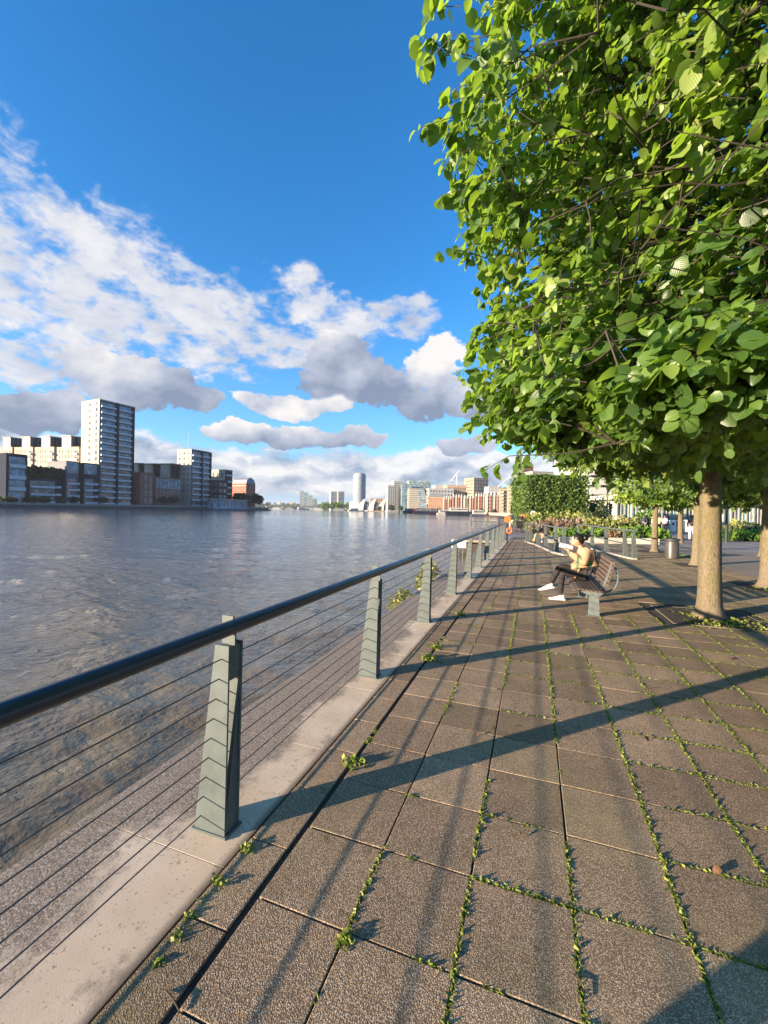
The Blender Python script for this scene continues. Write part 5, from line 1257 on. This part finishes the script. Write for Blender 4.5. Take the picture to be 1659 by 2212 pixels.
for i, (p0, p1) in enumerate(((774, 790), (796, 812), (818, 834))):
    d = 560; k0, k1 = ray(p0, 1090)[0] * d, ray(p1, 1090)[0] * d; e = empty('shell_house', c2w(k0, d, .5), HEAD, ('left', 'middle', 'right')[i] + ' of three white curved shell roofed buildings on the waterfront', 'building'); w = k1 - k0; H = zat(p0, 1077, d) - .5
    pr = [(0, 0), (0, H * .28), (w * .25, H * .62), (w * .62, H * .92), (w * 1.05, H), (w * .9, H * .78), (w * .72, H * .45), (w * .66, 0)]
    MB().prism_y(pr, 0, 16).build('shell', M_SHELL, e); MB().box(w * .68, w * 1.32, 2, 15, 0, H * .72).build('glazing', GLS, e); MB().box(w * .68, w * 1.32, 1.6, 15.5, H * .722, H * .80).build('roof', PALE, e)
FB('apartment_block', 'long low brown block behind the white shell roofs', 800, 845, 1077, 640, BROWN, .1, floors=4, cols=8)
b = FB('tower_block', 'slim white tower left of the blue glass block', 838, 853, 1049, 520, WHITE, .25, floors=13, cols=3); FB('tower_block', 'taller white slab with slanted top behind the slim white tower', 851, 871, 1040, 535, WHITE, .25, floors=14, cols=3)
FB('tower_block', 'pale blue glass block stepping up beside the white towers', 869, 884, 1046, 510, GLB, .15, floors=13, gl=GLG); FB('tower_block', 'highest pale glass block with open roof frame', 884, 930, 1039, 525, GLG, .15, floors=14, gl=GLB)
# stepped curved front
e_d = 430; k0, k1 = ray(882, 1080)[0] * e_d, ray(926, 1080)[0] * e_d; cf = empty('curved_apartments', c2w(k0, e_d, .6), HEAD, 'cream fronted apartment building with curved stepped terraces on the water', 'building'); Hc = zat(890, 1055, e_d) - .6; w = k1 - k0
for j in range(11):
    t = j / 11; x1 = w * (.95 - .45 * max(0, t - .3) ** 1.6); MB().box(0, x1 * .55, 0, 14, Hc * t, Hc * (t + 1 / 11) - .4).build('storey', CREAM, cf); MB().box(x1 * .55 + .01, x1, -1 + t, 13, Hc * t, Hc * (t + 1 / 11) - .5).build('glazing', GLB, cf); MB().box(-.3, x1 + .6, -1.4, 14, Hc * (t + 1 / 11) - .39, Hc * (t + 1 / 11)).build('floor_slab', WHITE, cf)
FB('apartment_block', 'pale terraced block with white top behind the orange wharf', 926, 980, 1056, 420, PALE, .1, floors=6, cols=8); FB('apartment_block', 'white villa like upper block above the wharf roofs', 940, 975, 1049, 450, WHITE, .1, floors=3, cols=6)
FB('apartment_block', 'long brown brick block high behind the gabled terraces', 966, 1012, 1049, 430, BROWN, .1, floors=5, cols=10); FB('apartment_block', 'dark block at the right end of the brown brick one', 1010, 1024, 1057, 440, SLATE, .1, floors=4, cols=3)
FB('tower_block', 'square brown tower with grid of windows on the right skyline', 1023.5, 1055, 1033, 420, BROWN, .38, floors=10, cols=5); FB('warehouse', 'plain white box building right of the square brown tower', 1056, 1085, 1052, 400, WHITE, .1)
b = FB('wharf_building', 'orange brick wharf building with grey roof and arcaded ground floor', 925, 962, 1075.5, 345, OBRICK, -.1, floors=6, cols=8, left=False); MB().prism_y([(-.5, b.H + .46), (b.L + .5, b.H + .46), (b.L * .85, b.H + 4), (b.L * .15, b.H + 4)], .3, b.W - .3).build('roof', ROOFG, b.e)
for i, (p0, p1, yt) in enumerate(((957, 976, 1078), (977, 1000, 1074), (1001, 1025, 1076), (1026, 1048, 1072), (1049, 1080, 1070))):
    d = 318 - 14 * i; b = FB('terrace_house', ('first', 'second', 'third', 'fourth', 'last')[i] + ' from the left in the row of red and cream gabled riverside houses', p0, p1, yt, d, brick('pink_red_brick', (.33, .17, .12), (.38, .21, .15), (.5, .4, .33), .9, .3) if i % 2 else CREAM, -.2, floors=5, cols=6, left=False, roof=False)
    for j in range(4):
        u = b.L * (.12 + .25 * j); gw = b.L * .07; MB().prism_y([(u - gw, b.H + .003), (u + gw, b.H + .003), (u + gw, b.H + 1.0), (u, b.H + 2.6), (u - gw, b.H + 1.0)], -.2, b.W * .6).build('gable', WHITE, b.e)
        b.fin('f', u, round(b.L * .10, 2), 0, b.H, .6, RBRICK if (i + j) % 2 else CREAM, 'bay')
    MB().box(0, b.L, .8, b.W - .5, b.H + .002, b.H + 1.5).build('roof', ROOFG, b.e)
for i, (p0, p1, yt, d) in enumerate(((1080, 1098, 1055, 215), (1098, 1118, 1047, 200), (1118, 1150, 1040, 185))):
    b = FB('apartment_block', ('left lower', 'middle', 'right taller')[i] + ' section of the cream balconied apartments beside the clipped hedge', p0, p1, yt, d, paint('warm_cream', (.34, .275, .165), .8, .06, .2), -.2, floors=7, cols=4, left=False, roof=False)
    for j in range(7): b.balcony('f', b.L * .3, b.H * (.05 + .13 * j), b.L * .3, 1.2, 1.0, CREAM)
    n = 10; MB().prism_y([(-.4 + (b.L + .8) * t / n, b.H + .003 + (2.6 * math.sin(math.pi * t / n))) for t in range(n + 1)], -.5, b.W * .8).build('roof', GLB, b.e)
FB('tower_block', 'red and white tower showing above the clipped hedge behind the leaves', 1126, 1152, 1008, 240, RBRICK, .2, floors=9, cols=4)
FB('apartment_block', 'low brick block between the hedge and the red and white tower', 1150, 1215, 1020, 230, CREAM, .2, floors=8, cols=6)
# pavilion with glazed front on the plaza
d = 60; k0, k1 = ray(1333, 1085)[0] * d, ray(1760, 1085)[0] * d; zt = zat(1500, 1083, d); L = k1 - k0
b = Blk('glazed_hall', 'long pale green glazed ground floor with white mullions behind the plaza', c2w(k0, d, 0), HEAD, L, 14, zt, PALE, roof=False)
for i in range(26): b.window('f', L * (i + .5) / 26, .15, L / 26 * .96, zt - .6, gl=GLG if i % 3 else GLS, fr=WFR, bars=1, name='glazing_bay')
for i in range(27): b.fin('f', L * i / 26, .16, .0, zt - .3, .18, paint('mullion_grey_green', (.20, .23, .21), .5), 'mullion')
MB().box(-1, L + 1, -2.2, 14, zt + .003, zt + .7).build('canopy', WHITE, b.e)
b = FB('apartment_block', 'white balconied block with dark undercroft seen between hedge and tree crowns', 1266, 1480, 985, 74, WHITE, 0, Wd=14, base=0, roof=True)
H, L = b.H, b.L; nf = 5
for k in range(nf):
    z = 3.6 + (H - 3.8) / nf * k
    for i in range(5): b.window('f', L * (i + .5) / 5, z + .3, L / 5 * .9, (H - 3.8) / nf * .62, gl=GLB, fr=WFR, bars=4)
    b.balcony('f', L / 2, z, L, 1.8, 1.05, WHITE)
MB().box(L * .02, L * .98, -.05, -.003, 0, 3.2).build('undercroft', GLS, b.e)  # flat dark glass sheet stands in for the shaded opening
FB('apartment_block', 'pale stone block closing the plaza at the far right', 1500, 1800, 1010, 82, PALE, 0, Wd=14, base=0, floors=5, cols=12, gl=GLB, left=False)
# distant low skyline, trees, bridge
gl_ = np.random.default_rng(9)
for i in range(16):
    px = 566 + i * 8.4 + gl_.uniform(-2, 2); FB('distant_building', 'tiny distant building on the horizon, number of storeys unreadable, left of the round tower', px, px + gl_.uniform(4, 9), 1090.5 - gl_.uniform(0, 6) + (px - 600) * .012, 1500 + 30 * (i % 4), (PALE, SLATE, WHITE, BROWN)[i % 4], 0, base=0, roof=False).e['group'] = 'tiny distant buildings on the horizon'
for i, (px, w) in enumerate(((699, 12), (708, 13), (718, 14), (728, 14), (738, 12), (752, 12))): tree_clump(('first', 'second', 'third', 'fourth', 'fifth', 'sixth')[i] + ' from the left in the row of green waterside trees under the twin towers', px, 1085, 1099, w, 0, 260 + i, BG, base=-.5, dd=880, n=240, grp='waterside trees below the twin towers')
for i, (px, yt, w, d) in enumerate(((846, 1090, 12, 470), (866, 1092, 9, 450), (1000, 1098, 14, 275), (1040, 1099, 12, 255), (1068, 1100, 10, 235), (950, 1099, 10, 300), (820, 1094, 10, 500))): tree_clump('small dark green tree at the water below ' + ('the slim white tower', 'the pale blue glass block', 'the second gabled house', 'the fourth gabled house', 'the last gabled house', 'the orange wharf', 'the right shell roof')[i], px, yt, 1106 - (d > 400) * 5, w, 0, 280 + i, DG, base=0, dd=d, n=200, grp='small trees along the right bank')
wd = np.random.default_rng(4); P = []
for i in range(2600):
    d = wd.uniform(1250, 1700); X = wd.uniform(-640, 40); h = (8 + 10 * abs(mnoise.noise(Vector((X * .012, 0, 1))))) * wd.random(); P.append(tuple(c2w(X, d, h)))
P = np.array(P); n = len(P)
tag(link('distant_woodland', leaves_mesh('distant_woodland', P, rand_dirs(n, wd), rand_dirs(n, wd), wd.uniform(6, 13, n), leaf_mat('distant_leaf', [(0, (.03, .05, .03)), (1, (.06, .09, .045))], (.06, .1, .04), .2, .7, False), 1, wd)), 'far off dark line of trees along the horizon of the river', 'woodland', kind='stuff')
dg_ = MB().prism([tuple(c2w(*p))[:2] for p in ((-900, 1240), (60, 1180), (60, 2600), (-2100, 2600), (-1400, 1300))], -4, .4); tag(dg_.build('distant_bank_ground', MATS['far_quay_ground']), kind='structure')
br = empty('railway_bridge', c2w(-330, 1150, 0), HEAD, 'low dark bridge crossing the river in the far distance', 'bridge'); MB().box(0, 230, 0, 8, 5.5, 8.2).build('deck', SLATE, br)
for k in range(6): MB().box(k * 44 + 2, k * 44 + 6, 1, 7, -3, 5.49).build('pier', PALE, br)
# right shore edge wall and boats
sh = [(1106, 140), (1080, 205), (1000, 292), (900, 440), (850, 640), (780, 900)]
for i, (a, b_) in enumerate(zip(sh, sh[1:])):
    p, q = c2w(ray(a[0], 1100)[0] * a[1], a[1]), c2w(ray(b_[0], 1100)[0] * b_[1], b_[1]); v = q - p
    e = empty('embankment_wall', p, math.atan2(v.y, v.x), ('nearest pale', 'second', 'middle', 'fourth', 'farthest')[i] + ' stretch of embankment wall on the right bank', 'river wall')
    MB().box(0, v.length, -1.2, 0, -3, 1.1 if i else 1.3).build('wall', M_KERB if i < 2 else PALE, e); MB().box(-.1, v.length, -1.3, .1, (1.1 if i else 1.3) + .003, (1.1 if i else 1.3) + .25).build('coping', M_KERB, e)
def boat(label, px, d, L, ang, hull, cabin, h=1.3):
    e = empty('moored_boat', c2w(ray(px, 1108)[0] * d, d, WZ), HEAD + ang, label, 'boat', 'boats moored along the right bank'); w = L * .12
    dk = [(-L / 2, -w), (L * .3, -w), (L * .43, -w * .6), (L / 2, 0), (L * .43, w * .6), (L * .3, w), (-L / 2, w)]; b = MB(); n = len(dk)
    b.add([(x * .95, y * .8, -.5) for x, y in dk] + [(x, y, h + (.5 if x > L * .35 else 0)) for x, y in dk], [tuple(range(n - 1, -1, -1)), tuple(range(n, 2 * n))] + [(i, (i + 1) % n, n + (i + 1) % n, n + i) for i in range(n)]); b.build('hull', hull, e)
    MB().bbox(-L * .38, L * .12, -w * .7, w * .7, h + .003, h + 2.2, .2).build('cabin', cabin, e); MB().box(-L * .36, L * .10, -w * .72, -w * .705, h + .9, h + 1.6).build('window_band', GLS, e); MB().tube([(L * .15, 0, h), (L * .15, 0, h + 4.5)], .08, 6).build('mast', M_STEEL, e)
for a in (('dark small boat leftmost of the moorings', 888, 400, 16, .1, DARK, SLATE, 2.2), ('boat with red superstructure near the orange wharf', 903, 380, 16, .1, DARK, RED, 2.0), ('long dark barge below the orange wharf', 925, 330, 24, .05, DARK, SLATE, 2.2), ('second dark barge right of the orange wharf', 945, 305, 14, .05, DARK, SLATE, 2.0), ('white cruiser low in the water between the barges', 962, 290, 12, .1, WHITE, WHITE), ('large dark houseboat with pale cabin in the middle of the moorings', 1000, 262, 22, 0, DARK, PALE, 2.6), ('white topped boat nearest the pale embankment', 1038, 225, 11, .1, SLATE, WHITE)): boat(*a)
for i, (px, d) in enumerate(((600, 900), (628, 950), (655, 900), (690, 880), (735, 800), (770, 620))): boat(('first', 'second', 'third', 'fourth', 'fifth', 'last')[i] + ' from the left of the small pale boats far up the river', px, d, 26, .2 * (i % 3), WHITE, WHITE, 2)
def crane(label, px, yt, yb, d, jx, jy):
    H = zat(px, yt, d); o = c2w(ray(px, yb)[0] * d, d, 0); e = empty('tower_crane', o, HEAD, label, 'crane'); MB().tube([(0, 0, 0), (0, 0, H)], .7, 5).build('mast', paint('crane_pale', (.5, .55, .6), .5), e); MB().tube([(-6, 0, H * .86), (jx, 0, H * .86 + jy)], [.9, .35], 5).build('jib', MATS['crane_pale'], e); MB().box(-8, -4, -1, 1, H * .83, H * .89).build('counterweight', WHITE, e)
crane('tower crane above the brown brick block on the right skyline', 986, 1026, 1070, 500, 3, 12); crane('pale luffing crane above the cream balconied apartments', 1083, 1048, 1075, 420, 9, 13)
# ================================================================ the evening air
hz = MB().box(-3300, 2700, -900, 6100, -6.0, 95.0)
hm2 = bpy.data.materials.new('evening_haze'); hm2.use_nodes = True; nt = hm2.node_tree; nt.nodes.clear()
vo = nt.nodes.new('ShaderNodeVolumePrincipled'); vo.inputs['Color'].default_value = (.78, .84, .92, 1); vo.inputs['Density'].default_value = .00010
mo = nt.nodes.new('ShaderNodeOutputMaterial'); nt.links.new(vo.outputs[0], mo.inputs['Volume'])
tag(hz.build('haze', hm2), 'thin pale evening haze over the river and far skyline', 'haze', kind='stuff')
